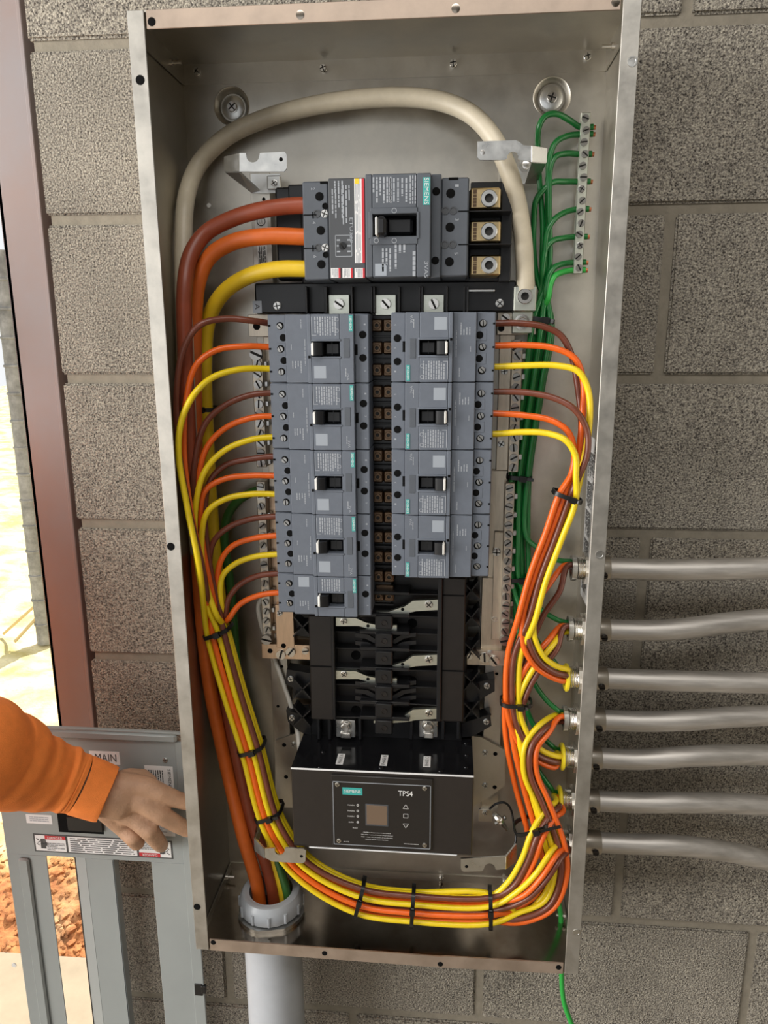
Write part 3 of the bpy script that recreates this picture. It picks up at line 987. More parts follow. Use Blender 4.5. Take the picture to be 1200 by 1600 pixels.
boss = MB(); pbox(boss, 417, 274, 438, 296, .025, .032, .001)
bracket('upper left steel cover bracket with a round notch', at(400, 300, .0236), [('front_plate', front), ('side_flap', side), ('arm', arm), ('foot', foot), ('boss', boss)],
        [(439, 249, d_, 'disc', .0022, 'hole_black'), (428, 286, .032, 'phillips', .004, 'bright_steel')])
front = MB().prism(ppoly([(746, 221), (806, 219), (812, 222), (818, 227), (830, 228), (830, 253), (812, 250)] + arcpts(801, 246, 9, 20, -190) + [(788, 250), (750, 250), (746, 246)], d_), d_ - .0022, d_)
side = MB().slab(foldstrip([(830, 228, d_), (854, 232, .09), (853, 254, .09), (830, 253, d_)]), .0022)
arm = MB().slab(foldstrip([(830, 253, d_ - .003), (853, 254, .09), (838, 286, .026), (820, 286, .026)]), .0022)
foot = MB().slab(foldstrip([(782, 262, .0245), (836, 262, .0245), (836, 288, .0245), (782, 286, .0245)]), .0016)
bracket('upper right steel cover bracket behind which the white cable passes', at(820, 286, .0236), [('front_plate', front), ('side_flap', side), ('arm', arm), ('foot', foot)],
        [(754, 238, d_, 'disc', .0026, 'bright_steel'), (822, 258, .06, 'hexbolt', .006, 'bright_steel')])
d_ = .135
front = MB().prism(ppoly([(414, 1326), (430, 1325)] + arcpts(437, 1328, 8, 190, -10) + [(446, 1325), (474, 1326), (478, 1329), (477, 1346), (473, 1349), (425, 1346), (414, 1340)], d_), d_ - .0022, d_)
side = MB().slab(foldstrip([(414, 1326, d_), (414, 1341, d_), (399, 1329, .12), (398, 1309, .12)]), .0022)
arm = MB().slab(foldstrip([(399, 1327, .12), (398, 1309, .12), (405, 1275, .05), (414, 1278, .05)]), .0022)
bracket('lower left steel cover bracket over the wire bundle', at(410, 1280, .03), [('front_plate', front), ('side_flap', side), ('arm', arm)],
        [(471, 1338, d_, 'disc', .0022, 'hole_black')])
d_ = .12
front = MB().prism(ppoly([(720, 1342), (775, 1339), (790, 1338), (789, 1358), (776, 1359)] + arcpts(765, 1358, 9, 0, -180) + [(754, 1361), (724, 1362), (720, 1358)], d_), d_ - .0022, d_)
side = MB().slab(foldstrip([(790, 1338, d_), (789, 1358, d_), (806, 1346, .10), (806, 1318, .10)]), .0022)
arm = MB().slab(foldstrip([(806, 1320, .10), (806, 1346, .10), (818, 1350, .03), (815, 1335, .03)]), .0022)
bracket('lower right steel cover bracket below the surge unit', at(812, 1340, .02), [('front_plate', front), ('side_flap', side), ('arm', arm)],
        [(729, 1354, d_, 'disc', .0022, 'hole_black')])
wf = thing('wire_hold_down', 'bent dark wire spring with a wing nut beside the surge unit', 'spring wire', at(790, 1290, .024))
MB().tube(spline([at(*q) for q in ((765, 1264, .035), (775, 1256, .035), (788, 1254, .035), (797, 1262, .035), (803, 1290, .04), (806, 1310, .045), (802, 1325, .05), (790, 1338, .06))], 5), .0016, 8).build('spring', 'black_plastic', wf)
m = MB()
m.tube(spline([at(*q) for q in ((772, 1272, .03), (780, 1280, .036), (786, 1288, .034), (792, 1296, .03))], 4), [.004, .0045, .005, .005, .0055, .005, .005, .0045, .004, .004, .003, .003, .003], 8)
m.tube([at(774, 1286, .03), at(790, 1276, .03)], .0032, 8)
m.build('wing_nut', 'bright_steel', wf)

# ================================================================ breakers
PP = .0261
def make_breaker(poles, label):
    """local frame: x along the breaker (terminals at -x), z across the poles, front towards -y"""
    t = thing('circuit_breaker', label, 'breaker', (0, 0, 0), 'grey branch circuit breakers')
    Wd = .118
    Hh = (PP * poles) - .0007
    x0 = -Wd / 2
    d0 = 0.0
    TD, MD, RD, ED = .050, .055, .0605, .0535     # front of terminal zone, middle, raised toggle zone, bus end
    def u(v): return x0 + v
    def part(nm, mt, mb, par=t, sm=True): return mb.build(nm, mt, par, smooth=sm, local=True)
    m = MB(); m.box(u(0), u(.0215), 0, -TD, -Hh / 2, Hh / 2, .0012)
    for k in range(poles):          # wire entry cheeks
        zc = Hh / 2 - (k + .5) * PP
    part('terminal_block', 'breaker_grey', m)
    m = MB(); m.box(u(.0215), u(.048), 0, -MD, -Hh / 2, Hh / 2, .0008)
    part('middle_cover', 'breaker_grey', m)
    m = MB()
    # raised zone is a frame round the toggle opening
    rx0, rx1 = .0525, .0855
    rz = .0085
    zc = 0.0 if poles == 3 else -.0035
    m.box(u(.048), u(.1015), 0, -.046, -Hh / 2, Hh / 2)
    m.box(u(.048), u(rx0), -.046, -RD, -Hh / 2, Hh / 2, .0007)
    m.box(u(rx1), u(.1015), -.046, -RD, -Hh / 2, Hh / 2, .0007)
    m.box(u(rx0), u(rx1), -.046, -RD, zc + rz, Hh / 2, .0007)
    m.box(u(rx0), u(rx1), -.046, -RD, -Hh / 2, zc - rz, .0007)
    part('raised_cover', 'breaker_grey', m)
    m = MB(); m.box(u(.1015), u(Wd), 0, -ED, -Hh / 2, Hh / 2, .001)
    part('bus_end', 'breaker_grey', m)
    # light bevelled frame edges beside the toggle
    m = MB()
    m.box(u(rx0), u(rx1 + .0015), -RD + .0004, -RD - .0008, zc + rz, zc + rz + .0024, .0005)
    m.box(u(rx0), u(rx1 + .0015), -RD + .0004, -RD - .0008, zc - rz - .0024, zc - rz, .0005)
    part('toggle_frame', 'breaker_grey', m)
    m = MB(); m.box(u(rx0), u(rx1), -.0462, -.0478, zc - rz, zc + rz)
    part('toggle_recess', 'hole_black', m)
    # toggle: slanted handle with a white face towards the terminals
    hw = .0072
    m = MB()
    pr = [(.0545, .047), (.0660, .047), (.0665, .0650), (.0655, .0668), (.0590, .0690), (.0565, .0690)]
    V = [(u(a), -b, zc - hw) for a, b in pr] + [(u(a), -b, zc + hw) for a, b in pr]
    n = len(pr)
    m.add(V, [tuple(range(n)), tuple(range(2 * n - 1, n - 1, -1))] + [(i, i + n, (i + 1) % n + n, (i + 1) % n) for i in range(n)])
    tg = part('toggle', 'black_plastic', m)
    m = MB(); m.box(u(.0535), u(.0572), -.050, -.0692, zc - hw, zc + hw, .0012)
    part('toggle_face', 'white_plastic', m, tg)
    m = MB(); m.box(u(.0672), u(.0845), -.0478, -.054, zc - hw, zc + hw, .002)
    m.box(u(.0752), u(.0758), -.054, -.0545, zc - hw, zc + hw)
    part('toggle_slide', 'black_plastic', m)
    # terminals
    for k in range(poles):
        zp = Hh / 2 + .00035 - (k + .5) * PP
        o = link('terminal_screw', fastener('slot', .0033, .0012, 'screw_steel'), t)
        o.location = (u(.0140), -TD - .0002, zp - .0006); o.rotation_euler = (0, .8 + k * .35, 0)
        m = MB(); m.box(u(.0005), u(.0030), -TD, -TD - .0006, zp - .001, zp + .001)
        part('wire_mark', 'hole_black', m)
        o = link('screw_well', fastener('disc', .0044, .0004, 'hole_black'), t)
        o.location = (u(.0145), -TD + .0002, zp)
    for k in range(poles - 1):
        zp = Hh / 2 - (k + 1) * PP
        m = MB(); m.box(u(.0100), u(.0228), -TD, -TD - .0004, zp - .0062, zp + .0062, .0002)
        part('barrier_cap', 'breaker_grey', m)
        o = link('mount_opening', fastener('disc', .0042, .0004, 'hole_black'), t)
        o.location = (u(.0178), -TD - .0002, zp)
        o = link('bus_opening', fastener('disc', .0043, .0004, 'hole_black'), t)
        o.location = (u(.111), -ED, Hh / 2 - (k + 1) * PP + .003)
    if poles == 3:
        m = MB(); m.box(u(.1010), u(.1050), -ED, -ED - .0004, -.007, .005); part('latch_slot', 'hole_black', m)
    # little test button and slider window
    m = MB(); m.box(u(.0485), u(.0512), -RD, -RD - .0005, zc - .0105, zc - .0075); part('test_button', 'hole_black', m)
    m = MB(); m.box(u(.0895), u(.0965), -RD, -RD - .0005, zc - .010, zc + .012, .0004); part('side_window', 'breaker_dark', m)
    # brand tag
    bz = Hh / 2 - .0105
    m = MB(); m.box(u(.0962), u(.1004), -RD, -RD - .0005, bz - .0088, bz + .0088)
    bl = part('brand_tag', 'teal', m)
    m = MB(); letters(m, 'SIEMENS', (u(.0983), -RD - .0007, bz), .0155, .0025, RCW, UCW)
    part('brand_lettering', 'label_white', m, bl, False)
    # data print
    m = MB()
    y = -RD - .0002
    if poles == 3:
        fineprint(m, (u(.0690), y, Hh / 2 - .0135), .021, .026, 9, RCW, UCW, 1, .5)
        quad(m, (u(.0535), y, Hh / 2 - .0135), .021, .0007, RCW, UCW)
        quad(m, (u(.0562), y, Hh / 2 - .0235), .0007, .005, RCW, UCW)
        for zz in (Hh / 2 - .006, Hh / 2 - .0185): m.lathe([(.0022, 0), (.0022, .0002), (.0016, .0002)], (u(.0825), y + .0001, zz), (0, -1, 0), 10)
        fineprint(m, (u(.092), y, -Hh / 2 + .011), .012, .002, 1, RCW, UCW, 5)
        y2 = -MD - .0002
        fineprint(m, (u(.034), y2, -Hh / 2 + .018), .014, .013, 4, RCW, UCW, 3, .4, .35)
        fineprint(m, (u(.040), y2, Hh / 2 - .012), .012, .0016, 1, RCW, UCW, 6)
        fineprint(m, (u(.028), y2, .002), .006, .0016, 1, RCW, UCW, 7)
        fineprint(m, (u(.044), y2, -.004), .030, .0015, 1, RCW, UCW, 8)
        letters(m, '3VA', (u(.0945), y, -Hh / 2 + .0075), .0085, .0028, RCW, UCW)
    else:
        fineprint(m, (u(.0690), y, Hh / 2 - .0115), .018, .024, 8, RCW, UCW, 1, .5)
        fineprint(m, (u(.034), -MD - .0002, -Hh / 2 + .012), .012, .013, 4, RCW, UCW, 3, .4, .35)
    for k in range(poles):
        letters(m, str(2 * k + 1), (u(.1135), -ED - .0003, Hh / 2 - (k + .45) * PP), .0018, .0022, RCW, UCW)
    tag(part('printed_data', 'print_grey', m, t, False), kind='stuff')
    # blank pale square where a code is printed
    m = MB()
    if poles == 3: m.box(u(.0550), u(.0690), -RD, -RD - .0002, -Hh / 2 + .0055, -Hh / 2 + .0195)
    else: m.box(u(.0275), u(.041), -MD, -MD - .0002, Hh / 2 - .015, Hh / 2 - .002)
    part('blank_sticker', 'pale_patch', m)
    return t
DB = .055
ordn = ('topmost', 'second from the top', 'third from the top', 'fourth from the top')
b3 = make_breaker(3, 'grey three-pole breaker, topmost in the left column')
ZL = [.8324 - .0783 * (i + .5) for i in range(4)]
for i, zz in enumerate(ZL):
    o = b3 if i == 0 else copy_tree(b3)
    o['label'] = 'grey three-pole breaker, %s in the left column' % ordn[i]
    o.location = (-.0757, -DB, zz)
ZR = [.8336 - .0783 * (i + .5) for i in range(4)]
for i, zz in enumerate(ZR):
    o = copy_tree(b3)
    o['label'] = 'grey three-pole breaker, %s in the right column' % ordn[i]
    o.location = (.0682, -DB, zz)
    o.rotation_euler = (0, math.pi, 0)
b2 = make_breaker(2, 'short two-pole grey breaker at the bottom of the left column')
b2.location = (-.0757, -DB, .5192 - PP)

# ---------------------------------------------------------------- main breaker
mbk = thing('main_breaker', 'large grey main breaker with three brass lugs across the top', 'breaker', at(600, 437, .052))
MT, MF, MR, MS = .112, .121, .128, .116
m = MB(); pbox(m, 474, 283, 514, 438, .052, MT, .0016); tb = m.build('terminal_block', 'breaker_dark', mbk)
m = MB(); pbox(m, 514, 278, 571, 436, .052, MF, .001); m.build('trip_unit', 'trip_grey', mbk)
m = MB()
xa, xb = X(571, 352, MR), X(673, 352, MR)
zt_, zb_2 = Z(620, 271, MR), Z(620, 433, MR)
ra, rb = X(582, 352, MR), X(651, 352, MR)
rt, rbm = Z(616, 334, MR), Z(616, 369, MR)
m.box(xa, xb, -.052, -.105, zb_2, zt_)
m.box(xa, ra, -.105, -MR, zb_2, zt_, .001)
m.box(rb, xb, -.105, -MR, zb_2, zt_, .001)
m.box(ra, rb, -.105, -MR, rt, zt_, .001)
m.box(ra, rb, -.105, -MR, zb_2, rbm, .001)
m.build('raised_cover', 'breaker_dark', mbk)
m = MB(); m.box(ra, rb, -.1052, -.1068, rbm, rt); m.build('toggle_recess', 'hole_black', mbk)
for yy0, yy1 in ((324, 334), (369, 382)):
    m = MB(); pbox(m, 578, yy0, 652, yy1, MR - .001, MR + .0012, .0006); m.build('toggle_frame', 'breaker_dark', mbk)
for xx0, xx1 in ((576, 582), (651, 655)):
    m = MB(); pbox(m, xx0, 330, xx1, 373, MR - .001, MR + .0014, .0006); m.build('toggle_frame', 'breaker_dark', mbk)
m = MB(); pbox(m, 588, 337, 603, 368, .107, .146, .003); tg = m.build('toggle', 'black_plastic', mbk)
m = MB(); pbox(m, 586, 338, 590, 368, .108, .1455, .0014); m.build('toggle_face', 'white_plastic', tg)
m = MB(); pbox(m, 604, 339, 645, 367, .107, .119, .003); m.build('toggle_slide', 'black_plastic', mbk)
m = MB(); pbox(m, 673, 272, 689, 434, .052, MS, .001); m.build('side_step', 'breaker_dark', mbk)
m = MB(); pbox(m, 689, 277, 732, 432, .052, MT, .0016); m.build('terminal_block', 'breaker_dark', mbk)
for a, b in ((690, 732),):
    m = MB(); pbox(m, 701, 277, 716, 281, MT - .003, MT + .0006, .0002); m.build('top_notch', 'hole_black', mbk)
m = MB(); pbox(m, 500, 283, 512, 287, MT - .003, MT + .0006, .0002); m.build('top_notch', 'hole_black', mbk)
for px, py, r in ((499, 307, .0046), (501, 360, .0046), (502, 413, .0046), (704, 302, .0048), (703, 355, .0048), (702, 409, .0048)):
    fixp('terminal_opening', 'disc', r, .0006, 'hole_black', px, py, MT, mbk)
for px, py in ((681.5, 299), (680, 407)):
    fixp('cover_opening', 'disc', .0042, .0005, 'hole_black', px, py, MS, mbk)
for px, py in ((495, 334), (497, 387), (696, 329), (708, 329), (695, 382), (707, 382)):
    fixp('screw_well', 'ring', .0042, .0008, 'trip_grey', px, py, MT, mbk)
for px, py in ((507, 334), (508, 387)):
    fixp('terminal_screw', 'phillips', .0042, .002, 'bright_steel', px, py, MT, mbk, rot=.4)
for px, py in ((508, 322), (509, 398)):
    fixp('screw_well', 'ring', .0034, .0006, 'hole_black', px, py, MT, mbk)
for py in (335, 387):
    m = MB(); pbox(m, 474, py, 494, py + 1.6, MT - .001, MT + .0008); pbox(m, 488, py - 4, 489.5, py + 6, MT, MT + .0008)
    pbox(m, 716, py - 6, 734, py - 4.4, MT - .001, MT + .0008); m.build('phase_barrier', 'hole_black', mbk)
    m = MB(); pbox(m, 728, py - 6.5, 800, py - 4.5, .052, .108, .0003); m.build('phase_barrier', 'black_plastic', mbk)
# line-side lugs
for i, (y0, y1) in enumerate(((293, 327), (344, 379), (398, 431))):
    m = MB(); pbox(m, 734, y0, 782, y1, .056, .094, .002)
    lg = m.build('brass_lug', 'lug_brass', mbk)
    fixp('lug_screw', 'socket', .0092, .004, 'zinc', 764, (y0 + y1) / 2, .094, lg)
    m = MB(); fineprint(m, at(742, (y0 + y1) / 2, .0943), .018, .005, 1, RCW, UCW, i, 1, .8); m.build('stamped_text', 'bus_brass', lg, smooth=False)
m = MB(); pbox(m, 734, 284, 786, 440, .050, .058, .001); pbox(m, 782, 284, 800, 440, .050, .075, .001); m.build('lug_housing', 'black_plastic', mbk)
# labels
m = MB(); pbox(m, 661, 277, 672, 320, MR, MR + .0004); bl = m.build('brand_tag', 'teal', mbk)
m = MB(); letters(m, 'SIEMENS', at(666.5, 298.5, MR + .0007), .0265, .0048, RCW, UCW); m.build('brand_lettering', 'label_white', bl, smooth=False)
m = MB(); pbox(m, 554, 279, 569.5, 411, MF, MF + .0004); lb = m.build('warning_label', 'label_white', mbk)
m = MB(); pbox(m, 565.5, 279, 569.5, 411, MF + .0004, MF + .0007); m.build('red_stripe', 'label_red', lb)
m = MB(); pbox(m, 554, 279, 561, 287, MF + .0004, MF + .0007); m.build('yellow_corner', 'label_yellow', lb)
m = MB(); fineprint(m, at(559.5, 350, MF + .0006), .082, .006, 4, RCW, UCW, 3, .9, .4); m.build('label_print', 'print_grey', lb, smooth=False)
for a, b in ((517, 532), (535, 551), (554, 570)):
    m = MB(); pbox(m, a, 419, b, 434, MF, MF + .0005); lb = m.build('warning_label', 'label_white', mbk)
    m = MB(); pbox(m, b - 3, 419, b, 434, MF + .0005, MF + .0008); m.build('red_stripe', 'label_red', lb)
    m = MB(); fineprint(m, at((a + b) / 2 - 1.5, 426.5, MF + .0008), .009, .007, 4, RCW, UCW, a, .9, .4); m.build('label_print', 'print_grey', lb, smooth=False)
m = MB()
y = MR + .0003
fineprint(m, at(597, 297, y), .026, .022, 6, RCW, UCW, 11, .6)
fineprint(m, at(622, 297, y), .024, .022, 5, RCW, UCW, 12, .6, .4)
fineprint(m, at(645, 296, y), .028, .008, 3, RCW, UCW, 13, .8, .5)
fineprint(m, at(604, 406, y), .024, .012, 3, RCW, UCW, 14, .6, .5)
fineprint(m, at(625, 402, y), .026, .014, 3, RCW, UCW, 15, .7, .5)
fineprint(m, at(647, 412, y), .026, .004, 1, RCW, UCW, 16, 1, .8)
letters(m, '3VA5', at(666, 421, y), .017, .0042, RCW, UCW)
for px, py in ((616, 329), (588, 376), (616, 376)):
    fq = at(px, py, MR + .0013); m.lathe([(.0028, 0), (.0028, .0002), (.0021, .0002)], fq, (0, -1, 0), 12)
for s_, px, py in (('2', 489, 295), ('4', 491, 348), ('6', 492, 401), ('1', 714, 290), ('3', 714, 343), ('5', 713, 396)):
    letters(m, s_, at(px, py, MT + .0004), .0024, .0040, RCW, UCW)
y = MF + .0003
fineprint(m, at(527, 318, y), .030, .014, 4, RCW, UCW, 21, .6, .4)
fineprint(m, at(541, 320, y), .040, .010, 3, RCW, UCW, 22, .6, .4)
fineprint(m, at(529, 292, y), .012, .012, 3, RCW, UCW, 23, .6, .4)
letters(m, 'ETU320', at(549, 360, y), .026, .0034, RCW, UCW)
fq = at(537, 384, y)
for dx, dz, a, b in ((0, .011, .018, .0006), (0, -.011, .018, .0006), (.009, 0, .0006, .022), (-.009, 0, .0006, .022)):
    quad(m, fq + Vector((dx, 0, dz)), a, b)
for k in range(3):
    for s2 in (-1, 1): quad(m, fq + Vector((s2 * .0058, 0, (k - 1) * .006)), .0036, .0016)
tag(m.build('printed_data', 'print_grey', mbk, smooth=False), kind='stuff')
fixp('dial', 'slot', .0040, .0016, 'black_plastic', 535, 384, MF, mbk, rot=1.0)
m = MB(); pbox(m, 586, 412, 604, 431, MR, MR + .0003); m.build('blank_sticker', 'pale_patch', mbk)

# ---------------------------------------------------------------- surge protector
sp = thing('surge_protector', 'black surge protection box with square display at the bottom of the bus', 'surge protector', (0, -.0236, .147))
SX0, SX1, SZ0, SZ1, SD = -.121, .1145, .147, .263, .130
m = MB(); m.box(SX0, SX1, -.026, -SD, SZ0, SZ1 - .0008, .0012); m.build('housing', 'surge_black', sp)
m = MB(); m.box(SX0, SX1, -.040, -SD + .0008, SZ1 - .001, SZ1 + .0006, .0003); m.build('lid', 'surge_top', sp)
m = MB(); m.box(SX0, SX1, -SD + .0009, -SD - .0006, SZ1 - .0014, SZ1 + .0008, .0003); m.build('edge_strip', 'edge_white', sp)
m = MB(); m.box(X(483, 1324, SD), X(714, 1337, SD), -SD + .002, -SD - .0006, SZ0 - .0012, SZ0 + .0004, .0003); m.build('edge_strip', 'edge_white', sp)
# lid stickers
for s_, px, py in (('PHASE A', 532, 1186), ('PHASE B', 600, 1188), ('PHASE C', 667, 1190)):
    v = RV * ((px - 600) / FPX) - UV * ((py - 800) / FPX) + FV
    c = CAM + v * ((SZ1 + .0009 - CAM.z) / v.z)
    RL, UL = Vector((0, 1, 0)), Vector((-1, 0, 0))
    o = quad(MB(), c, .026, .0095, RL, UL).build('phase_sticker', 'label_white', sp, smooth=False)
    m = MB(); letters(m, s_, c + Vector((0, 0, .0003)), .021, .0048, RL, UL); m.build('sticker_lettering', 'label_print', o, smooth=False)
for px, py in ((505, 1175), (500, 1199), (595, 1200), (688, 1205), (728, 1162), (729, 1180), (728, 1199)):
    v = RV * ((px - 600) / FPX) - UV * ((py - 800) / FPX) + FV
    c = CAM + v * ((SZ1 + .0006 - CAM.z) / v.z)
    fix('lid_screw', 'disc', .003, .0016, 'surge_top', c, sp, axis=(0, 0, 1))
m = MB(); pbox(m, 518, 1214, 676, 1326, SD, SD + .0026, .0016); bz = m.build('bezel', 'bezel', sp)
m = MB()
bx0, bx1, bz0, bz1 = X(522, 1270, SD), X(672, 1270, SD), Z(597, 1320, SD), Z(597, 1223, SD)
for a, b, c, d in ((bx0, bx1, bz1, bz1 + .0007), (bx0, bx1, bz0 - .0007, bz0), (bx0 - .0007, bx0, bz0, bz1), (bx1, bx1 + .0007, bz0, bz1)):
    m.box(a, b, -SD - .0024, -SD - .0031, c, d)
m.build('rim', 'print_grey', bz)
y = SD + .0028
m = MB(); pbox(m, 535, 1231, 566, 1242, y - .0004, y); bl = m.build('brand_tag', 'teal', sp)
m = MB(); letters(m, 'SIEMENS', at(550.5, 1236.5, y + .0003), .0215, .0042); m.build('brand_lettering', 'label_white', bl, smooth=False)
m = MB(); pbox(m, 571, 1257, 607, 1291, y - .0006, y + .0004, .0004); sc = m.build('display_frame', 'trip_grey', sp)
m = MB(); pbox(m, 573, 1259, 605, 1289, y, y + .0008, .0003); m.build('screen', 'screen', sc)
m = MB()
letters(m, 'TPS4', at(633.5, 1240, y), .0185, .0075)
for s_, py in (('PHASE A', 1258), ('PHASE B', 1267), ('PHASE C', 1275.5), ('ALARM', 1284.5), ('BUZZ', 1293.5)):
    letters(m, s_, at(548.5 if s_ != 'BUZZ' else 555, py, y), .009 if 'P' in s_ else .0065, .0016)
    if s_ != 'BUZZ':
        c = at(559, py, y); m.lathe([(.0016, 0), (.0016, .0002), (.0009, .0002)], c, (0, -1, 0), 10)
for i, s_ in enumerate(('GREEN = Suppression is operational', 'YELLOW = Loss of L-N or L-G protection', 'RED = Loss of L-N and L-G protection', 'LIGHTS OUT = Loss of power')):
    letters(m, s_, at(589, 1301.5 + i * 3.6, y), (.036, .042, .041, .030)[i], .0016)
letters(m, 'USA 2018', at(541, 1315, y), .007, .0013)
fineprint(m, at(643, 1319, y), .020, .0013, 1, seed=3)
# key symbols
def outline(pts, c, wd):
    for i in range(len(pts)):
        a, b = Vector((pts[i][0], 0, pts[i][1])), Vector((pts[(i + 1) % len(pts)][0], 0, pts[(i + 1) % len(pts)][1]))
        dr = (b - a).normalized(); q = dr.cross(Vector((0, -1, 0)))
        quad(m, Vector(c) + (a + b) / 2, (b - a).length, wd, dr, -q if q.z < 0 else q)
outline([(-.0035, -.0025), (.0035, -.0025), (0, .0035)], at(634, 1261, y), .0005)
outline([(-.0028, -.0028), (.0028, -.0028), (.0028, .0028), (-.0028, .0028)], at(634, 1275, y), .0005)
outline([(-.0035, .0025), (.0035, .0025), (0, -.0035)], at(634, 1290, y), .0005)
tag(m.build('printed_lettering', 'label_white', bz, smooth=False), kind='stuff')
for px, py in ((527, 1226), (663.5, 1232), (529.5, 1314), (663.5, 1321)):
    fixp('bezel_screw', 'phillips', .0030, .0018, 'bright_steel', px, py, SD + .0026, sp)
# its steel mounting ears
for pts, holes, lab_ in (([(430, 1158), (470, 1143), (478, 1150), (478, 1262), (440, 1262), (430, 1250)], ((444, 1164), (458, 1164), (447, 1214)), 'l'),
                   ([(736, 1150), (752, 1152), (789, 1172), (789, 1228), (760, 1248), (736, 1262)], ((758, 1177), (774, 1178), (758, 1228), (773, 1230)), 'r')):
    m = MB().prism(ppoly(pts, .028), .0237, .028)
    o = m.build('mounting_ear', 'galvanized', sp)
    for i, (px, py) in enumerate(holes):
        if i == 1 and lab_ == 'l' or i in (0, 2) and lab_ == 'r': fixp('ear_screw', 'phillips', .0042, .0024, 'zinc', px, py, .028, o)
        else: fixp('ear_hole', 'disc', .0030, .0003, 'hole_black', px, py, .028, o)
m = MB(); pbox(m, 748, 1265, 770, 1284, .0237, .027, .0005); o = m.build('mounting_tab', 'galvanized', sp)
fixp('tab_screw', 'phillips', .004, .0024, 'zinc', 758, 1271, .027, o)

# ================================================================ conduits through the right side
CZ = [.521, .439, .371, .312, .256, .191, .127]
CDEP = .062
CR = .0136
cond_end = [.525, .456, .371, .318, .260, .186, .109]
ordc = ['topmost', 'second from the top', 'third from the top', 'middle', 'fifth from the top', 'sixth from the top', 'lowest']
bush = [0, 0, 1, 0, 1, 1, 1]
bendpts = [  # (dx from box side, dz, d)
    [(.10, 0, .062), (.20, .003, .058), (.30, .005, .05), (1.45, .005, .04)],
    [(.07, .000, .062), (.12, .003, .06), (.18, .009, .05), (.24, .013, .042), (.32, .0145, .038), (1.45, .0145, .038)],
    [(.10, 0, .062), (.20, -.001, .058), (.30, -.002, .05), (1.45, -.004, .04)],
    [(.08, 0, .062), (.14, .003, .06), (.20, .006, .052), (.27, .006, .042), (.34, .004, .038), (1.45, .000, .038)],
    [(.08, 0, .062), (.13, .006, .062), (.18, .008, .057), (.25, .004, .044), (.32, .001, .038), (1.45, -.006, .038)],
    [(.08, 0, .062), (.14, .002, .060), (.20, -.001, .052), (.26, -.008, .042), (.33, -.016, .037), (1.45, -.122, .037)],
    [(.08, .0, .062), (.14, .000, .060), (.20, -.010, .052), (.26, -.026, .043), (.33, -.046, .038), (1.45, -.231, .038)],
]
for i in range(7):
    zc = CZ[i]
    t = thing('conduit', 'steel conduit leaving the right side of the box, %s of seven' % ordc[i], 'conduit', (BX, -CDEP, zc), 'conduits on the right')
    out = [(BX + .012, -CDEP, zc)] + [(BX + dx, -d, zc + dz) for dx, dz, d in bendpts[i]]
    MB().tube(spline(out, 8), CR, 20).build('tube', 'conduit_steel', t)
    sl = X((955, 955, 951, 947, 942, 938, 941)[i], (888, 983, 1059, 1124, 1184, 1251, 1315)[i], CDEP + .012) - BX
    m = MB()
    m.lathe([(.0140, .001), (.0158, .001), (.0160, sl - .001), (.0155, sl), (.0138, sl)], (BX, -CDEP, zc), (1, 0, 0), 24)
    m.lathe([(.0178, .0002), (.0178, .004), (.0160, .0045)], (BX, -CDEP, zc), (1, 0, 0), 24)
    m.build('connector', 'connector_steel', t)
    a = math.radians(-14)
    cc = Vector((BX + sl - .0085, -CDEP - .0158 * math.cos(a), zc + .0158 * math.sin(a)))
    fix('set_screw', 'slot', .0042, .0035, 'bus_black', cc, t, axis=(0, -math.cos(a), math.sin(a)))
    # inside: thread, locknut, bushing
    xi = BX - T
    m = MB()
    prof = [(.0120, 0)]
    for k in range(9):
        prof += [(.0146, .0005 + k * .002), (.0138, .0015 + k * .002)]
    prof += [(.0136, .0192), (.0116, .0194), (.0112, .002)]
    m.lathe(prof, (xi, -CDEP, zc), (-1, 0, 0), 24)
    m.build('threaded_end', 'bright_steel', t)
    m = MB()
    pts = []
    n = 24
    for k in range(n):
        r_ = .0205 if k % 4 in (0, 1) else .0182
        a = 2 * math.pi * k / n + i
        pts.append((r_ * math.cos(a), r_ * math.sin(a)))
    V = [(xi - .0005, -CDEP + q[0], zc + q[1]) for q in pts] + [(xi - .0045, -CDEP + q[0], zc + q[1]) for q in pts] + \
        [(xi - .0045, -CDEP + .0148 * math.cos(2 * math.pi * k / n + i), zc + .0148 * math.sin(2 * math.pi * k / n + i)) for k in range(n)]
    F = []
    for k in range(n):
        k2 = (k + 1) % n
        F += [(k, k2, k2 + n, k + n), (k + n, k2 + n, k2 + 2 * n, k + 2 * n)]
    m.add(V, F)
    m.build('locknut', 'bright_steel', t)
    if bush[i]:
        m = MB().lathe([(.0150, .0150), (.0180, .0165), (.0184, .0195), (.0162, .0212), (.0112, .0210), (.0106, .0180), (.0106, .004)], (xi, -CDEP, zc), (-1, 0, 0), 26)
        m.build('bushing', 'bushing_yellow', t)
    else:
        m = MB().lathe([(.0150, .014), (.0162, .0145), (.0164, .0200), (.0112, .0202), (.0106, .004)], (xi, -CDEP, zc), (-1, 0, 0), 26)
        m.build('bushing', 'zinc', t)

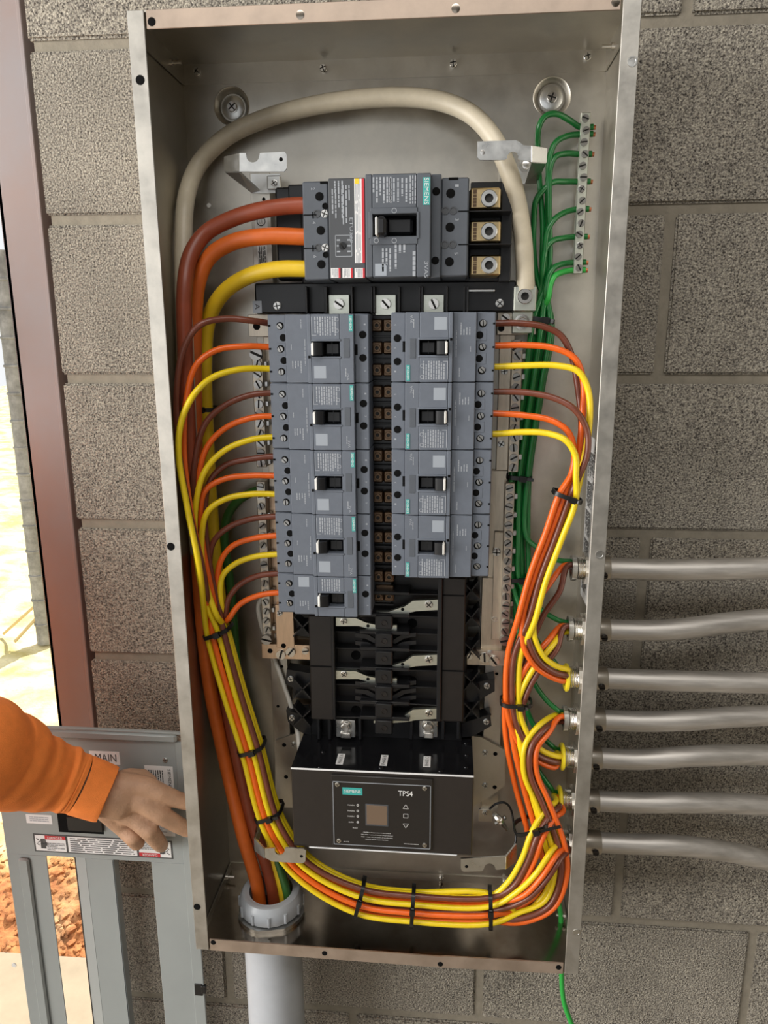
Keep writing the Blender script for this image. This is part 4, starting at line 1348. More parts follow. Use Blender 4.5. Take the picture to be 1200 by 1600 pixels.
# ---------------------------------------------------------------- PVC conduit under the lower left corner
pc = at(427, 1418, .085)
PX, PD = pc.x, .080
PX = X(424, 1400, .08)
pv = thing('pvc_conduit', 'thick grey plastic conduit entering the bottom of the box', 'conduit', (PX, -PD, FLOOR_Z))
PR = .0365
m = MB()
m.lathe([(PR + .005, FLOOR_Z), (PR + .005, -.085), (PR + .0052, -.06), (PR + .0072, -.045), (PR + .0072, -.0005), (PR - .004, -.0005), (PR - .004, -.2)], (PX, -PD, 0), (0, 0, 1), 40)
m.build('pipe', 'pvc_grey', pv)
m = MB()
m.lathe([(PR - .0055, T), (PR - .002, T + .0001), (PR - .002, T + .034), (PR - .0055, T + .034), (PR - .0065, T + .001)], (PX, -PD, 0), (0, 0, 1), 36)
m.build('threaded_stub', 'pvc_ring', pv)
m = MB()
n = 36
V, F = [], []
for k in range(n):
    r_ = .0490 if (k // 3) % 3 else .0465
    a = 2 * math.pi * k / n
    for z_ in (T, T + .0055): V.append((PX + r_ * math.cos(a), -PD + r_ * math.sin(a), z_))
    V.append((PX + (PR - .0019) * math.cos(a), -PD + (PR - .0019) * math.sin(a), T + .0062))
for k in range(n):
    k2 = (k + 1) % n
    F += [(3 * k, 3 * k2, 3 * k2 + 1, 3 * k + 1), (3 * k + 1, 3 * k2 + 1, 3 * k2 + 2, 3 * k + 2)]
m.add(V, F)
m.build('steel_locknut', 'zinc', pv)
m = MB()
m.lathe([(PR - .0018, T + .008), (.0440, T + .008), (.0452, T + .012), (.0452, T + .024), (.0435, T + .0295), (.0405, T + .034), (.0360, T + .0350), (.0325, T + .0335), (.0318, T + .028), (.0318, T + .008)], (PX, -PD, 0), (0, 0, 1), 44)
bsh = m.build('bushing_ring', 'pvc_ring', pv)
for k in range(12):
    a = 2 * math.pi * k / 12 + .15
    c = Vector((PX + .0452 * math.cos(a), -PD + .0452 * math.sin(a), 0))
    MB().tube([c + Vector((0, 0, T + .010)), c + Vector((0, 0, T + .0245))], .0022, 8).build('grip_rib', 'pvc_ring', bsh)

# ================================================================ feeder cables
def inside(p, r):
    """keep a wire clear of the sides, back and bottom of the box"""
    p = Vector(p)
    if p.z < .045 and p.x < -.05: return p            # dropping into the plastic conduit
    if p.x > BX - .032 or p.z < -.001: return p       # already in a conduit, or hanging below
    dr = (CAM - p).normalized()
    for _ in range(90):
        if p.x < -BX + T + r + .001 or p.x > BX - T - r - .001 or p.y > -T - r - .0008:
            p = p + dr * .002
        else: break
    if p.z < T + r + .001 and r > .0037: p.z = T + r + .001
    return p
def wire(name, label, cat, pts, r, mt, group, seg=7, n=10):
    P = spline([inside(q, r) for q in pts], seg)
    P = [inside(q, r) for q in P]
    me_o = MB().tube(P, r, n).build(name, mt)
    tag(me_o, label, cat, group)
    return me_o
def A_(l): return [at(*q) for q in l]
def pvcin(dx, dy, z): return Vector((PX + dx, -PD + dy, z))
G = 'thick feeder cables'
wire('feeder_cable', 'thick brown feeder cable from the top terminal of the main breaker', 'cable',
     A_([(492, 322, .085), (470, 321, .085), (420, 326, .085), (365, 341, .080), (322, 364, .080), (299, 396, .090), (289, 445, .105), (289, 540, .110), (295, 680, .106), (307, 840, .085), (336, 1010, .060), (367, 1160, .066)]) + [at(394, 1280, .072), pvcin(.001, .006, .03), pvcin(.001, .006, -.12)], .0092, 'cable_brown', G, 8, 14)
wire('feeder_cable', 'thick orange feeder cable from the middle terminal of the main breaker', 'cable',
     A_([(492, 370, .085), (472, 370, .085), (420, 369, .085), (365, 378, .080), (327, 402, .076), (310, 440, .076), (304, 500, .076), (304, 620, .076), (306, 760, .070), (311, 900, .054), (326, 1060, .054), (352, 1190, .064), (378, 1300, .080)]) + [pvcin(-.019, .0, .03), pvcin(-.019, 0, -.12)], .0094, 'cable_orange', G, 8, 14)
wire('feeder_cable', 'thick yellow feeder cable from the lower terminal of the main breaker', 'cable',
     A_([(492, 421, .085), (474, 420, .085), (430, 421, .082), (385, 433, .074), (347, 460, .062), (326, 500, .050), (320, 560, .042), (323, 680, .036), (330, 800, .034), (342, 930, .034), (362, 1060, .036), (388, 1190, .046), (412, 1300, .062)]) + [pvcin(.017, .008, .03), pvcin(.017, .008, -.12)], .0094, 'cable_yellow', G, 8, 14)
wire('feeder_cable', 'thick white neutral cable arching over the top of the main breaker', 'cable',
     A_([(822, 452, .058), (821, 432, .060), (817, 370, .064), (807, 310, .070), (792, 260, .074), (770, 215, .068), (738, 180, .056), (695, 160, .046), (640, 152, .04), (570, 154, .036), (490, 165, .032), (415, 185, .030), (355, 213, .028), (312, 255, .026), (292, 305, .024), (287, 370, .022), (288, 480, .020), (296, 700, .020), (315, 900, .020), (350, 1100, .022), (385, 1250, .04)]) + [pvcin(.004, .022, .03), pvcin(.004, .022, -.12)], .0104, 'cable_white', G, 8, 16)
wire('ground_cable', 'dark green ground cable dropping from the left neutral bar into the plastic conduit', 'cable',
     A_([(416, 764, .040), (398, 768, .040), (375, 780, .038), (356, 805, .034), (350, 840, .030), (357, 890, .026), (364, 960, .024), (372, 1060, .026), (392, 1190, .036), (418, 1300, .060)]) + [pvcin(.024, -.002, .03), pvcin(.024, -.002, -.12)], .0060, 'cable_green', 'ground cables', 8, 12)
wire('surge_wire', 'thin white wire running from the left neutral bar to the surge unit', 'wire',
     A_([(410, 935, .03), (404, 945, .032), (408, 975, .034), (425, 1020, .030), (440, 1060, .030), (455, 1105, .034), (464, 1140, .042), (467, 1165, .055), (470, 1185, .07)]), .0034, 'wire_white', None, 7, 10)

# ================================================================ branch wires
WR = .0038
def nrm2(ang):
    """unit vector across a bundle lying in the plane of the box; ang is the run direction in degrees, 0 = right, -90 = down"""
    a = math.radians(ang)
    return Vector((-math.sin(a), 0, math.cos(a)))
def stn(px, py, d, ang, slot, sp=.0078, sa=1.0, sb=1.0):
    a, b = slot[0] * sa, slot[1] * sb
    return at(px, py, d) + nrm2(ang) * (a * sp) + Vector((0, -b * sp, 0))
STL = [(341, 985, .088, -68), (367, 1080, .090, -72), (394, 1166, .092, -70), (428, 1285, .098, -66), (474, 1352, .106, -45), (560, 1402, .113, -14), (645, 1415, .115, -3), (766, 1418, .115, 2)]
# across: + is towards the right / the top; depth: + towards the viewer
SLOT = {3: (-1.5, 1.5), 5: (-.5, 1.5), 6: (.5, 1.5), 7: (1.5, 1.5), 2: (-1.5, .5), 4: (-.5, .5), 8: (.5, .5), 9: (1.5, .5),
        1: (-1.5, -.5), 10: (-.5, -.5), 11: (.5, -.5), 12: (1.5, -.5), 13: (-.5, -1.5), 14: (.5, -1.5)}
SCL = [(1, 1), (1, 1), (1, 1), (1.05, 1), (1.25, .8), (1.7, .55), (1.75, .5), (1.75, .5)]
UP = {
 1: [(421, 505), (400, 502), (352, 498), (312, 508), (287, 545), (276, 610), (278, 690), (296, 800), (320, 905)],
 2: [(421, 542), (385, 541), (338, 547), (307, 570), (292, 620), (287, 700), (298, 800), (320, 905)],
 3: [(421, 576), (375, 577), (332, 590), (302, 618), (283, 660), (279, 710), (292, 790), (312, 890)],
 4: [(424, 614), (392, 617), (352, 633), (322, 660), (306, 710), (302, 790), (316, 890)],
 5: [(424, 650), (392, 653), (352, 669), (324, 698), (310, 750), (312, 830), (326, 920)],
 6: [(424, 683), (392, 687), (352, 703), (322, 733), (307, 780), (305, 850), (318, 930)],
 7: [(427, 713), (392, 717), (352, 727), (328, 752), (320, 800), (327, 880), (340, 940)],
 8: [(427, 743), (392, 743), (352, 748), (322, 765), (313, 800), (318, 860), (333, 935)],
 9: [(428, 772), (392, 772), (352, 780), (324, 800), (315, 845), (320, 905), (338, 960)],
 10: [(428, 807), (392, 811), (357, 824), (334, 846), (327, 885), (336, 940)],
 11: [(430, 837), (397, 841), (362, 854), (343, 882), (341, 930)],
 12: [(431, 866), (397, 870), (366, 882), (347, 902), (346, 945)],
 13: [(432, 896), (402, 900), (374, 914), (357, 936), (352, 962)],
 14: [(432, 926), (402, 931), (375, 944), (358, 966)],
}
UPD = {1: .132, 2: .128, 3: .144, 4: .108, 5: .104, 6: .116, 7: .100, 8: .106, 9: .112, 10: .096, 11: .096, 12: .098, 13: .094, 14: .098}
cols = ['brown', 'orange', 'yellow']
# right hand turn and rise to the conduits; pixel paths ending inside a conduit
def centry(ci, k, n=3):
    off = [(-.0045, .0042), (.0048, .0036), (.0004, -.0052)][k]
    base = Vector((0, -CDEP + off[0], CZ[ci] + off[1]))
    return [base + Vector((BX - .026, 0, 0)), base + Vector((BX - .006, 0, 0)), base + Vector((BX + .03, 0, 0))]
DOWN = {
 'c7': [(815, 1398, .126), (846, 1368, .130), (868, 1335, .116), (881, 1319, .092)],
 'c6': [(800, 1384, .118), (824, 1345, .120), (840, 1302, .116), (858, 1272, .100), (874, 1258, .083)],
 'c4': [(815, 1432, .113), (858, 1412, .112), (876, 1365, .108), (872, 1320, .104), (848, 1255, .102), (828, 1205, .100), (830, 1165, .096), (850, 1138, .084)],
 'c2': [(815, 1424, .106), (846, 1400, .106), (860, 1365, .106), (850, 1310, .100), (828, 1230, .094), (811, 1155, .090), (808, 1100, .088), (830, 1048, .086), (862, 1008, .078)],
 'c1': [(806, 1418, .100), (832, 1396, .100), (842, 1360, .098), (834, 1300, .092), (813, 1220, .086), (800, 1150, .082), (799, 1095, .082), (812, 1030, .080), (838, 960, .076), (866, 918, .072)],
}
ASG = {7: ('c6', 2), 8: ('c6', 0), 9: ('c6', 1), 6: ('c7', 1), 11: ('c7', 2), 10: ('c7', 0), 3: ('c4', 1), 2: ('c4', 0), 1: ('c4', 2), 5: ('c2', 1), 4: ('c2', 0), 12: ('c2', 2), 13: ('c1', 0), 14: ('c1', 1)}
CI = {'c1': 0, 'c2': 1, 'c3': 2, 'c4': 3, 'c5': 4, 'c6': 5, 'c7': 6}
bname = ['topmost', 'second', 'third', 'fourth', 'bottom']
def fan(lst, k):
    """spread the wires of one group a little so they lie side by side"""
    out = []
    n = len(lst)
    for i, (px, py, d) in enumerate(lst):
        a = lst[max(0, i - 1)]; b = lst[min(n - 1, i + 1)]
        ang = math.degrees(math.atan2(-(b[1] - a[1]), b[0] - a[0]))
        sl = [(-.9, .15), (.9, .15), (0, .35)][k]
        out.append(at(px, py, d) + nrm2(ang) * (sl[0] * .009) + Vector((0, -sl[1] * .009, 0)))
    return out
for w_ in range(1, 15):
    ci, k = ASG[w_]
    up = UP[w_]
    n = len(up)
    pts = [at(up[0][0] + 14, up[0][1], .088)]
    for i, (a, b) in enumerate(up):
        f = min(1, i / 3.0)
        pts.append(at(a, b, .088 * (1 - f) + UPD[w_] * f))
    for s, (sa, sb) in zip(STL, SCL):
        pts.append(stn(*s, SLOT[w_], .0078, sa, sb))
    pts += fan(DOWN[ci], k) + centry(CI[ci], k)
    cn = cols[(w_ - 1) % 3]
    wire('branch_wire', '%s wire leaving the %s breaker of the left column' % (cn, bname[(w_ - 1) // 3]), 'wire', pts, WR, 'wire_' + cn, 'branch wires of the left breaker column', 6, 10)
# right-hand breakers
RUP = {
 1: [(778, 505), (812, 505), (848, 510), (876, 524), (893, 555), (902, 600), (908, 660), (903, 720)],
 2: [(778, 540), (820, 539), (866, 544), (898, 560), (911, 595), (910, 650), (901, 720)],
 3: [(778, 573), (820, 571), (868, 571), (903, 580), (919, 610), (921, 660), (912, 720)],
 4: [(775, 612), (820, 613), (866, 622), (898, 640), (917, 672), (917, 712), (904, 745)],
 5: [(775, 646), (820, 649), (862, 657), (888, 675), (897, 705), (893, 740)],
 6: [(775, 678), (815, 675), (855, 677), (884, 688), (899, 712), (900, 745)],
}
RD_ = {1: .080, 2: .090, 3: .100, 4: .106, 5: .096, 6: .110}
STR = [(886, 775, .098, -110), (864, 836, .096, -112), (840, 900, .094, -110), (822, 965, .092, -100)]
RSL = {1: (-.1, -.6), 2: (-.5, .3), 3: (1.2, .1), 4: (.35, .55), 5: (-1.3, .9), 6: (1.15, 1.1)}
DR = {
 'c3': [(826, 1000, .094), (842, 1032, .092), (866, 1049, .084), (884, 1054, .074)],
 'c5': [(804, 1020, .090), (800, 1070, .090), (804, 1120, .090), (820, 1158, .090), (845, 1181, .084), (872, 1189, .074)],
}
RAS = {3: ('c3', 1), 1: ('c3', 2), 2: ('c3', 0), 6: ('c5', 1), 4: ('c5', 2), 5: ('c5', 0)}
for w_ in range(1, 7):
    ci, k = RAS[w_]
    up = RUP[w_]
    pts = [at(up[0][0] - 14, up[0][1], .088)]
    for i, (a, b) in enumerate(up):
        f = min(1, i / 3.0)
        pts.append(at(a, b, .088 * (1 - f) + RD_[w_] * f))
    for s in STR:
        pts.append(stn(*s, RSL[w_], .0084))
    pts += fan(DR[ci], k) + centry(CI[ci], k)
    cn = cols[(w_ - 1) % 3]
    wire('branch_wire', '%s wire leaving the %s breaker of the right column' % (cn, bname[(w_ - 1) // 3]), 'wire', pts, WR, 'wire_' + cn, 'branch wires of the right breaker column', 6, 10)

# ---------------------------------------------------------------- green ground wires
GST = [(846, 500, .036, -100), (832, 600, .034, -98), (818, 690, .032, -98), (811, 745, .032, -94), (809, 830, .032, -90), (810, 903, .034, -88)]
GTOP = [
 [(904, 199), (890, 188), (870, 178), (853, 181), (843, 196), (840, 225), (842, 270), (848, 350), (848, 430)],
 [(903, 210), (885, 213), (868, 223), (859, 245), (856, 290), (855, 360), (854, 430)],
 [(902, 241), (885, 240), (868, 245), (860, 262), (858, 320), (857, 430)],
 [(899, 284), (882, 284), (864, 285), (850, 296), (838, 312), (834, 350), (838, 430)],
 [(897, 327), (880, 333), (865, 344), (855, 362), (851, 400), (850, 440)],
 [(896, 370), (880, 372), (864, 376), (853, 388), (848, 420), (846, 450)],
 [(894, 410), (880, 412), (866, 418), (857, 432), (853, 455)],
 [(894, 422), (880, 425), (867, 431), (860, 445), (857, 465)],
]
GSL = [(-1.4, .9), (.0, 1.0), (1.4, .9), (-1.8, -.1), (-.5, 0), (.9, 0), (-.9, -.9), (.4, -.9)]
GDN = [
 ('c1', [(822, 838, .040), (840, 856, .046), (868, 874, .056)]),
 ('c2', [(820, 925, .042), (840, 948, .050), (868, 967, .058)]),
 ('c3', [(820, 965, .050), (842, 1005, .058), (866, 1034, .064)]),
 ('c4', [(812, 1000, .045), (826, 1050, .052), (852, 1092, .058), (872, 1110, .062)]),
 ('c5', [(810, 1010, .044), (818, 1090, .050), (838, 1140, .056), (862, 1165, .062)]),
 ('c6', [(810, 1020, .042), (816, 1120, .048), (834, 1190, .056), (860, 1230, .064)]),
 ('c7', [(812, 1020, .036), (818, 1130, .042), (836, 1210, .050), (860, 1270, .060)]),
]
gname = ['top', 'second', 'third', 'fourth', 'fifth', 'sixth', 'seventh', 'bottom']
for g in range(8):
    zt_g = at(GTOP[g][0][0], GTOP[g][0][1], .024).z
    top = [Vector((xg + .010, -.024, zt_g)), Vector((xg - .004, -.024, zt_g))]
    top += [at(a, b, .026 + .02 * math.sin(min(1, i / 3) * math.pi / 2) - (.008 if i > 4 else 0)) for i, (a, b) in enumerate(GTOP[g]) if i > 0]
    sl = GSL[g]
    if g == 7:
        pts = top + [stn(*s, (-sl[0], sl[1]), .0072) for s in GST]
        pts += A_([(812, 1010, .036), (820, 1130, .040), (838, 1240, .050), (852, 1330, .062)])
        q = at(872, 1521, .07)
        pts += [Vector((q.x - .004, -.07, .03)), Vector((q.x, -.07, 0)), Vector((q.x + .002, -.07, -.03)), at(880, 1560, .07), at(893, 1600, .07), at(925, 1690, .07)]
        gw_ = wire('ground_wire', 'green ground wire that hangs out below the lower right corner of the box', 'wire', pts, .0036, 'wire_bright_green', 'green ground wires', 6, 10)
        MB().lathe([(.006, 0), (.0085, 0), (.0085, .0012), (.006, .0012)], (q.x, -.07, -.0005), (0, 0, -1), 16).build('knockout', 'hole_black', encl)
    else:
        ci, dn = GDN[g]
        S_ = GST[:4] if g == 0 else GST
        zc = CZ[CI[ci]]
        base = Vector((0, -CDEP + .006, zc + .0066))
        pts = top + [stn(*s, (-sl[0], sl[1]), .0072) for s in S_] + A_(dn) + [base + Vector((BX - .025, 0, 0)), base + Vector((BX - .005, 0, 0)), base + Vector((BX + .03, 0, 0))]
        gw_ = wire('ground_wire', 'green ground wire held by the %s occupied screw of the ground bar' % gname[g], 'wire', pts, .0034, 'wire_green', 'green ground wires', 6, 10)
    # bare copper end showing past the bar
    m = MB().tube([(xg + .0056, -.024, zt_g), (xg + .0125, -.0242, zt_g - .0006)], .0026, 8)
    m.build('copper_end', 'copper_wire', gw_)

# ---------------------------------------------------------------- cable ties
def zip_tie(label, px, py, d, ang, a, b, tail=.018):
    """strap round a bundle that runs in direction ang; a, b half widths across and in depth"""
    c = at(px, py, d)
    n_ = nrm2(ang)
    t_ = Vector((math.cos(math.radians(ang)), 0, math.sin(math.radians(ang))))
    root = thing('cable_tie', label, 'cable tie', c, 'black cable ties')
    V, F = [], []
    N = 28
    for k in range(N):
        th = 2 * math.pi * k / N
        for rr_, tt in ((1, -1), (1, 1), (1.0, 1), (1.0, -1)):
            pass
        cs, sn = math.cos(th), math.sin(th)
        e = .55
        ux = math.copysign(abs(cs) ** e, cs); uy = math.copysign(abs(sn) ** e, sn)
        p0 = c + n_ * (a * ux) + Vector((0, -b * uy, 0))
        p1 = c + n_ * ((a + .0016) * ux) + Vector((0, -(b + .0016) * uy, 0))
        for q, s in ((p0, -1), (p0, 1), (p1, 1), (p1, -1)):
            V.append(q + t_ * (s * .0026))
    for k in range(N):
        k2 = (k + 1) % N
        for j in range(4):
            j2 = (j + 1) % 4
            F.append((4 * k + j, 4 * k2 + j, 4 * k2 + j2, 4 * k + j2))
    MB().add(V, F).build('strap', 'zip_black', root)
    h = c + n_ * (a * .25) + Vector((0, -(b + .003), 0))
    hx = MB()
    P8 = [h + n_ * (sx * .0042) + t_ * (st * .0036) + Vector((0, sy * .003, 0)) for sx in (-1, 1) for st in (-1, 1) for sy in (-1, 1)]
    hx.add(P8, [(0, 1, 3, 2), (4, 6, 7, 5), (0, 4, 5, 1), (2, 3, 7, 6), (0, 2, 6, 4), (1, 5, 7, 3)])
    hx.build('head', 'zip_black', root)
    MB().slab([h + t_ * .002 + n_ * .003, h - t_ * .002 + n_ * .003, h - t_ * .0022 + n_ * (.003 + tail) + Vector((0, -.003, 0)), h + t_ * .0018 + n_ * (.003 + tail) + Vector((0, -.003, 0))], .0012).build('tail', 'zip_black', root)
    return root
zip_tie('cable tie at the upper end of the left wire bundle', 341, 985, .088, -68, .0175, .0175, .004)
zip_tie('cable tie halfway down the left wire bundle', 394, 1166, .092, -70, .0175, .0175, .004)
zip_tie('cable tie round the left bundle just above the lower left bracket', 421, 1268, .096, -66, .019, .018, .012)
zip_tie('leftmost cable tie on the bottom bundle', 562, 1402, .113, -14, .027, .016, .004)
zip_tie('middle cable tie on the bottom bundle', 645, 1415, .115, -3, .027, .016, .004)
zip_tie('rightmost cable tie on the bottom bundle', 766, 1418, .115, 2, .027, .016, .004)
zip_tie('cable tie round the right breaker wires near the rating sticker', 886, 775, .098, -110, .017, .014, .004)
zip_tie('cable tie round the right wires level with the third conduit', 806, 1096, .088, -90, .019, .014, .006)
zip_tie('cable tie with a long tail at the lower right bundle', 829, 1288, .102, -68, .022, .016, .030)
zip_tie('topmost cable tie on the green wires', 846, 500, .036, -100, .014, .011, .006)
zip_tie('middle cable tie on the green wires', 811, 745, .032, -94, .015, .011, .010)
zip_tie('lowest cable tie on the green wires', 810, 903, .034, -88, .015, .011, .004)
zip_tie('cable tie round the yellow feeder cable at upper left', 316, 638, .052, -92, .020, .018, .004)

# ================================================================ the loose deadfront cover held beside the box
CVD = .100
cv = thing('deadfront_cover', 'grey painted metal cover with breaker slots propped left of the box', 'panel cover', (-.41, -CVD, FLOOR_Z))
cx0, cx1 = -.5475, -.2695
cz1 = Z(200, 1139, CVD)
ztop_cut = Z(150, 1342, CVD)
za_, zb_ = FLOOR_Z + .08, FLOOR_Z
k1a, k1b = X(88, 1465, CVD), X(127, 1465, CVD)
k2a, k2b = X(190, 1470, CVD), X(247, 1470, CVD)
t_ = .0016
m = MB(); m.box(cx0, cx1, -CVD + t_, -CVD, ztop_cut, cz1 - .016, .0004); fp = m.build('upper_plate', 'cover_paint', cv)
m = MB(); m.box(cx0, cx1, -CVD + t_, -CVD - .004, cz1 - .004, cz1, .001)
m.box(cx0, cx1 - .012, -CVD + t_, -CVD - .006, cz1 - .016, cz1 - .003, .003)
m.build('top_fold', 'cover_paint', cv)
m = MB(); m.box(cx0, k1a, -CVD + t_, -CVD, za_, ztop_cut, .0004)
m.box(cx0 + .018, cx0 + .034, -CVD + .0005, -CVD - .005, za_, ztop_cut - .004, .0035)
m.build('side_strip', 'cover_paint', cv)
m = MB(); m.box(k1b + .020, k2a, -CVD + t_, -CVD, za_, ztop_cut, .0004)
m.slab([(k1b + .020, -CVD + .0008, za_), (k1b + .020, -CVD + .0008, ztop_cut), (k1b - .004, -CVD + .017, ztop_cut), (k1b - .004, -CVD + .017, za_)], t_)
m.box(k2a - t_, k2a, -CVD + .014, -CVD, za_, ztop_cut)
m.build('centre_strip', 'cover_paint', cv)
m = MB(); m.box(k2b, cx1, -CVD + t_, -CVD, za_, ztop_cut, .0004)
m.build('side_strip', 'cover_paint', cv)
m = MB(); m.box(cx1 - .016, cx1, -CVD + .0012, -CVD - .0016, za_, cz1 - .016, .0006); m.build('edge_fold', 'cover_paint', cv)
m = MB(); m.box(cx0, cx1, -CVD + t_, -CVD, zb_, za_, .0004); m.build('bottom_plate', 'cover_paint', cv)
fixp('cover_screw', 'phillips', .0036, .002, 'zinc', 258, 1188, CVD, cv)
fixp('rivet', 'disc', .0036, .001, 'white_plastic', 22, 1508, CVD, cv)
m = MB(); pbox(m, 304, 1538, 316, 1556, CVD, CVD + .003, .0006); pbox(m, 314, 1542, 321, 1553, CVD - .002, CVD + .004, .0006); m.build('edge_clip', 'black_plastic', cv)
m = MB(); pbox(m, 90, 1262, 160, 1302, CVD - .03, CVD + .0006, .0004); hb = m.build('handle_opening', 'hole_black', cv)
m = MB(); pbox(m, 104, 1278, 160, 1300, CVD, CVD + .004, .0015); m.build('handle_guard', 'black_plastic', cv)
D0, D1 = CVD + .0003, CVD + .0006
m = MB(); pbox(m, 140, 1174, 187, 1194, CVD, D0); lb = m.build('main_label', 'label_white', cv)
m = MB(); letters(m, 'MAIN', at(165, 1184, D1), .030, .0115); m.build('label_lettering', 'label_print', lb, smooth=False)
m = MB(); pbox(m, 227, 1197, 271, 1236, CVD, D0); lb = m.build('maker_label', 'label_white', cv)
m = MB(); letters(m, 'SIEMENS', at(265, 1217, D1), .029, .0042, RCW, UCW); fineprint(m, at(244, 1217, D1), .027, .022, 7, RCW, UCW, 31, .6, .45); m.build('label_lettering', 'label_print', lb, smooth=False)
m = MB(); pbox(m, 236, 1282, 273, 1306, CVD, D0); lb = m.build('maker_label', 'label_white', cv)
m = MB(); fineprint(m, at(254, 1294, D1), .026, .015, 5, R0, U0, 33, .6, .45); m.build('label_lettering', 'print_grey', lb, smooth=False)
m = MB(); pbox(m, 41, 1273, 81, 1287, CVD, D0); lb = m.build('maker_label', 'label_white', cv)
m = MB(); fineprint(m, at(61, 1280, D1), .028, .009, 3, R0, U0, 34, .6, .45); m.build('label_lettering', 'print_grey', lb, smooth=False)
# danger label: black card, two white end panels and a wide one between
c1, c2 = at(53, 1315, CVD), at(270, 1329, CVD)
zc = (c1.z + c2.z) / 2; hh = .0145
m = MB(); m.box(c1.x, c2.x, -CVD, -D0, zc - hh, zc + hh); dl = m.build('danger_label', 'label_print', cv)
Wl = c2.x - c1.x
m = MB()
for a, b in ((.012, .235), (.25, .745), (.76, .988)):
    m.box(c1.x + Wl * a, c1.x + Wl * b, -D0, -D1, zc - hh + .002, zc + hh - .002)
m.build('label_panel', 'label_white', dl)
m = MB()
m.box(c1.x + Wl * .085, c1.x + Wl * .235, -D1, -D1 - .0003, zc + hh - .008, zc + hh - .002)
m.build('red_header', 'label_red', dl)
m = MB()
m.box(c1.x + Wl * .76, c1.x + Wl * .91, -D1, -D1 - .0003, zc - hh + .002, zc - hh + .008)
m.build('red_header', 'label_red', dl)
m = MB()
letters(m, 'DANGER', (c1.x + Wl * .16, -D1 - .0005, zc + hh - .005), .022, .0038)
letters(m, 'DANGER', (c1.x + Wl * .835, -D1 - .0005, zc - hh + .005), .022, .0038, RFL, UFL)
m.build('danger_lettering', 'label_white', dl, smooth=False)
m = MB()
yy = -D1 - .0003
fineprint(m, (c1.x + Wl * .16, yy, zc - .005), .026, .013, 5, R0, U0, 41, .7, .4)
fineprint(m, (c1.x + Wl * .4975, yy, zc), Wl * .46, .023, 7, R0, U0, 42, .9, .42)
fineprint(m, (c1.x + Wl * .835, yy, zc + .005), .026, .013, 5, R0, U0, 43, .7, .4)
# shock symbols: a hand and a jagged bolt
for cxx, s in ((c1.x + Wl * .05, 1), (c1.x + Wl * .948, -1)):
    o_ = Vector((cxx, yy, zc))
    quad(m, o_ + Vector((s * .004, 0, s * -.004)), .0075, .009)
    for k in range(4): quad(m, o_ + Vector((s * (.0012 + k * .002), 0, s * .0035)), .0015, .008 - abs(k - 1.5) * .0012)
    quad(m, o_ + Vector((s * .0085, 0, s * -.001)), .002, .006)
    for k in range(3): quad(m, o_ + Vector((s * (-.004 + (k % 2) * .002), 0, s * (.006 - k * .004))), .0046, .0012, Vector((.8, 0, .6 * (1 if k % 2 else -1))), Vector((-.6 * (1 if k % 2 else -1), 0, .8)))
tag(m.build('label_lettering', 'label_print', dl, smooth=False), kind='stuff')

# ================================================================ the worker holding the cover
def capsule(mb, p, q, r0, r1, n=14):
    p, q = Vector(p), Vector(q)
    d = (q - p)
    L = d.length
    d = d / max(L, 1e-6)
    pts, rs = [], []
    for k in range(4):
        a = math.pi / 2 * (1 - k / 4)
        pts.append(p - d * (r0 * math.sin(a))); rs.append(max(r0 * math.cos(a), r0 * .05))
    pts.append(p); rs.append(r0)
    pts.append(q); rs.append(r1)
    for k in range(1, 5):
        a = math.pi / 2 * k / 4
        pts.append(q + d * (r1 * math.sin(a))); rs.append(max(r1 * math.cos(a), r1 * .05))
    mb.tube(pts, rs, n)
def chain(mb, P):
    for a, b in zip(P[:-1], P[1:]):
        capsule(mb, a[0], b[0], a[1], b[1])
def blobmesh(name, mb, matn, parent, voxel, iters=8):
    me = bpy.data.meshes.new(name)
    off = parent_origin(parent)
    me.from_pydata([(a - off.x, b - off.y, c - off.z) for a, b, c in mb.v], [], mb.f)
    o = bpy.data.objects.new(name, me)
    COL.objects.link(o)
    rm = o.modifiers.new('r', 'REMESH'); rm.mode = 'VOXEL'; rm.voxel_size = voxel
    sm = o.modifiers.new('s', 'SMOOTH'); sm.factor = .5; sm.iterations = iters
    bpy.context.view_layer.update()
    me2 = bpy.data.meshes.new_from_object(o.evaluated_get(bpy.context.evaluated_depsgraph_get()))
    bpy.data.objects.remove(o)
    me2.name = name
    me2.materials.clear(); me2.materials.append(MAT[matn])
    me2.polygons.foreach_set('use_smooth', [True] * len(me2.polygons))
    return link(name, me2, parent)
person = thing('person', 'worker in an orange long-sleeved shirt reaching in to steady the grey cover', 'person', (-.82, -.14, FLOOR_Z))
def P_(px, py, d, r): return (at(px, py, d), r)
h = MB()
ELB = Vector((-.64, -.33, .30)); SHO = Vector((-.70, -.21, .56))
wr = at(160, 1238, .146)
chain(h, [(ELB, .040), P_(-60, 1172, .25, .042), P_(0, 1188, .215, .040), P_(60, 1206, .18, .034), P_(110, 1220, .162, .030), (wr, .028)])
chain(h, [(wr, .028), P_(185, 1246, .140, .0285)])
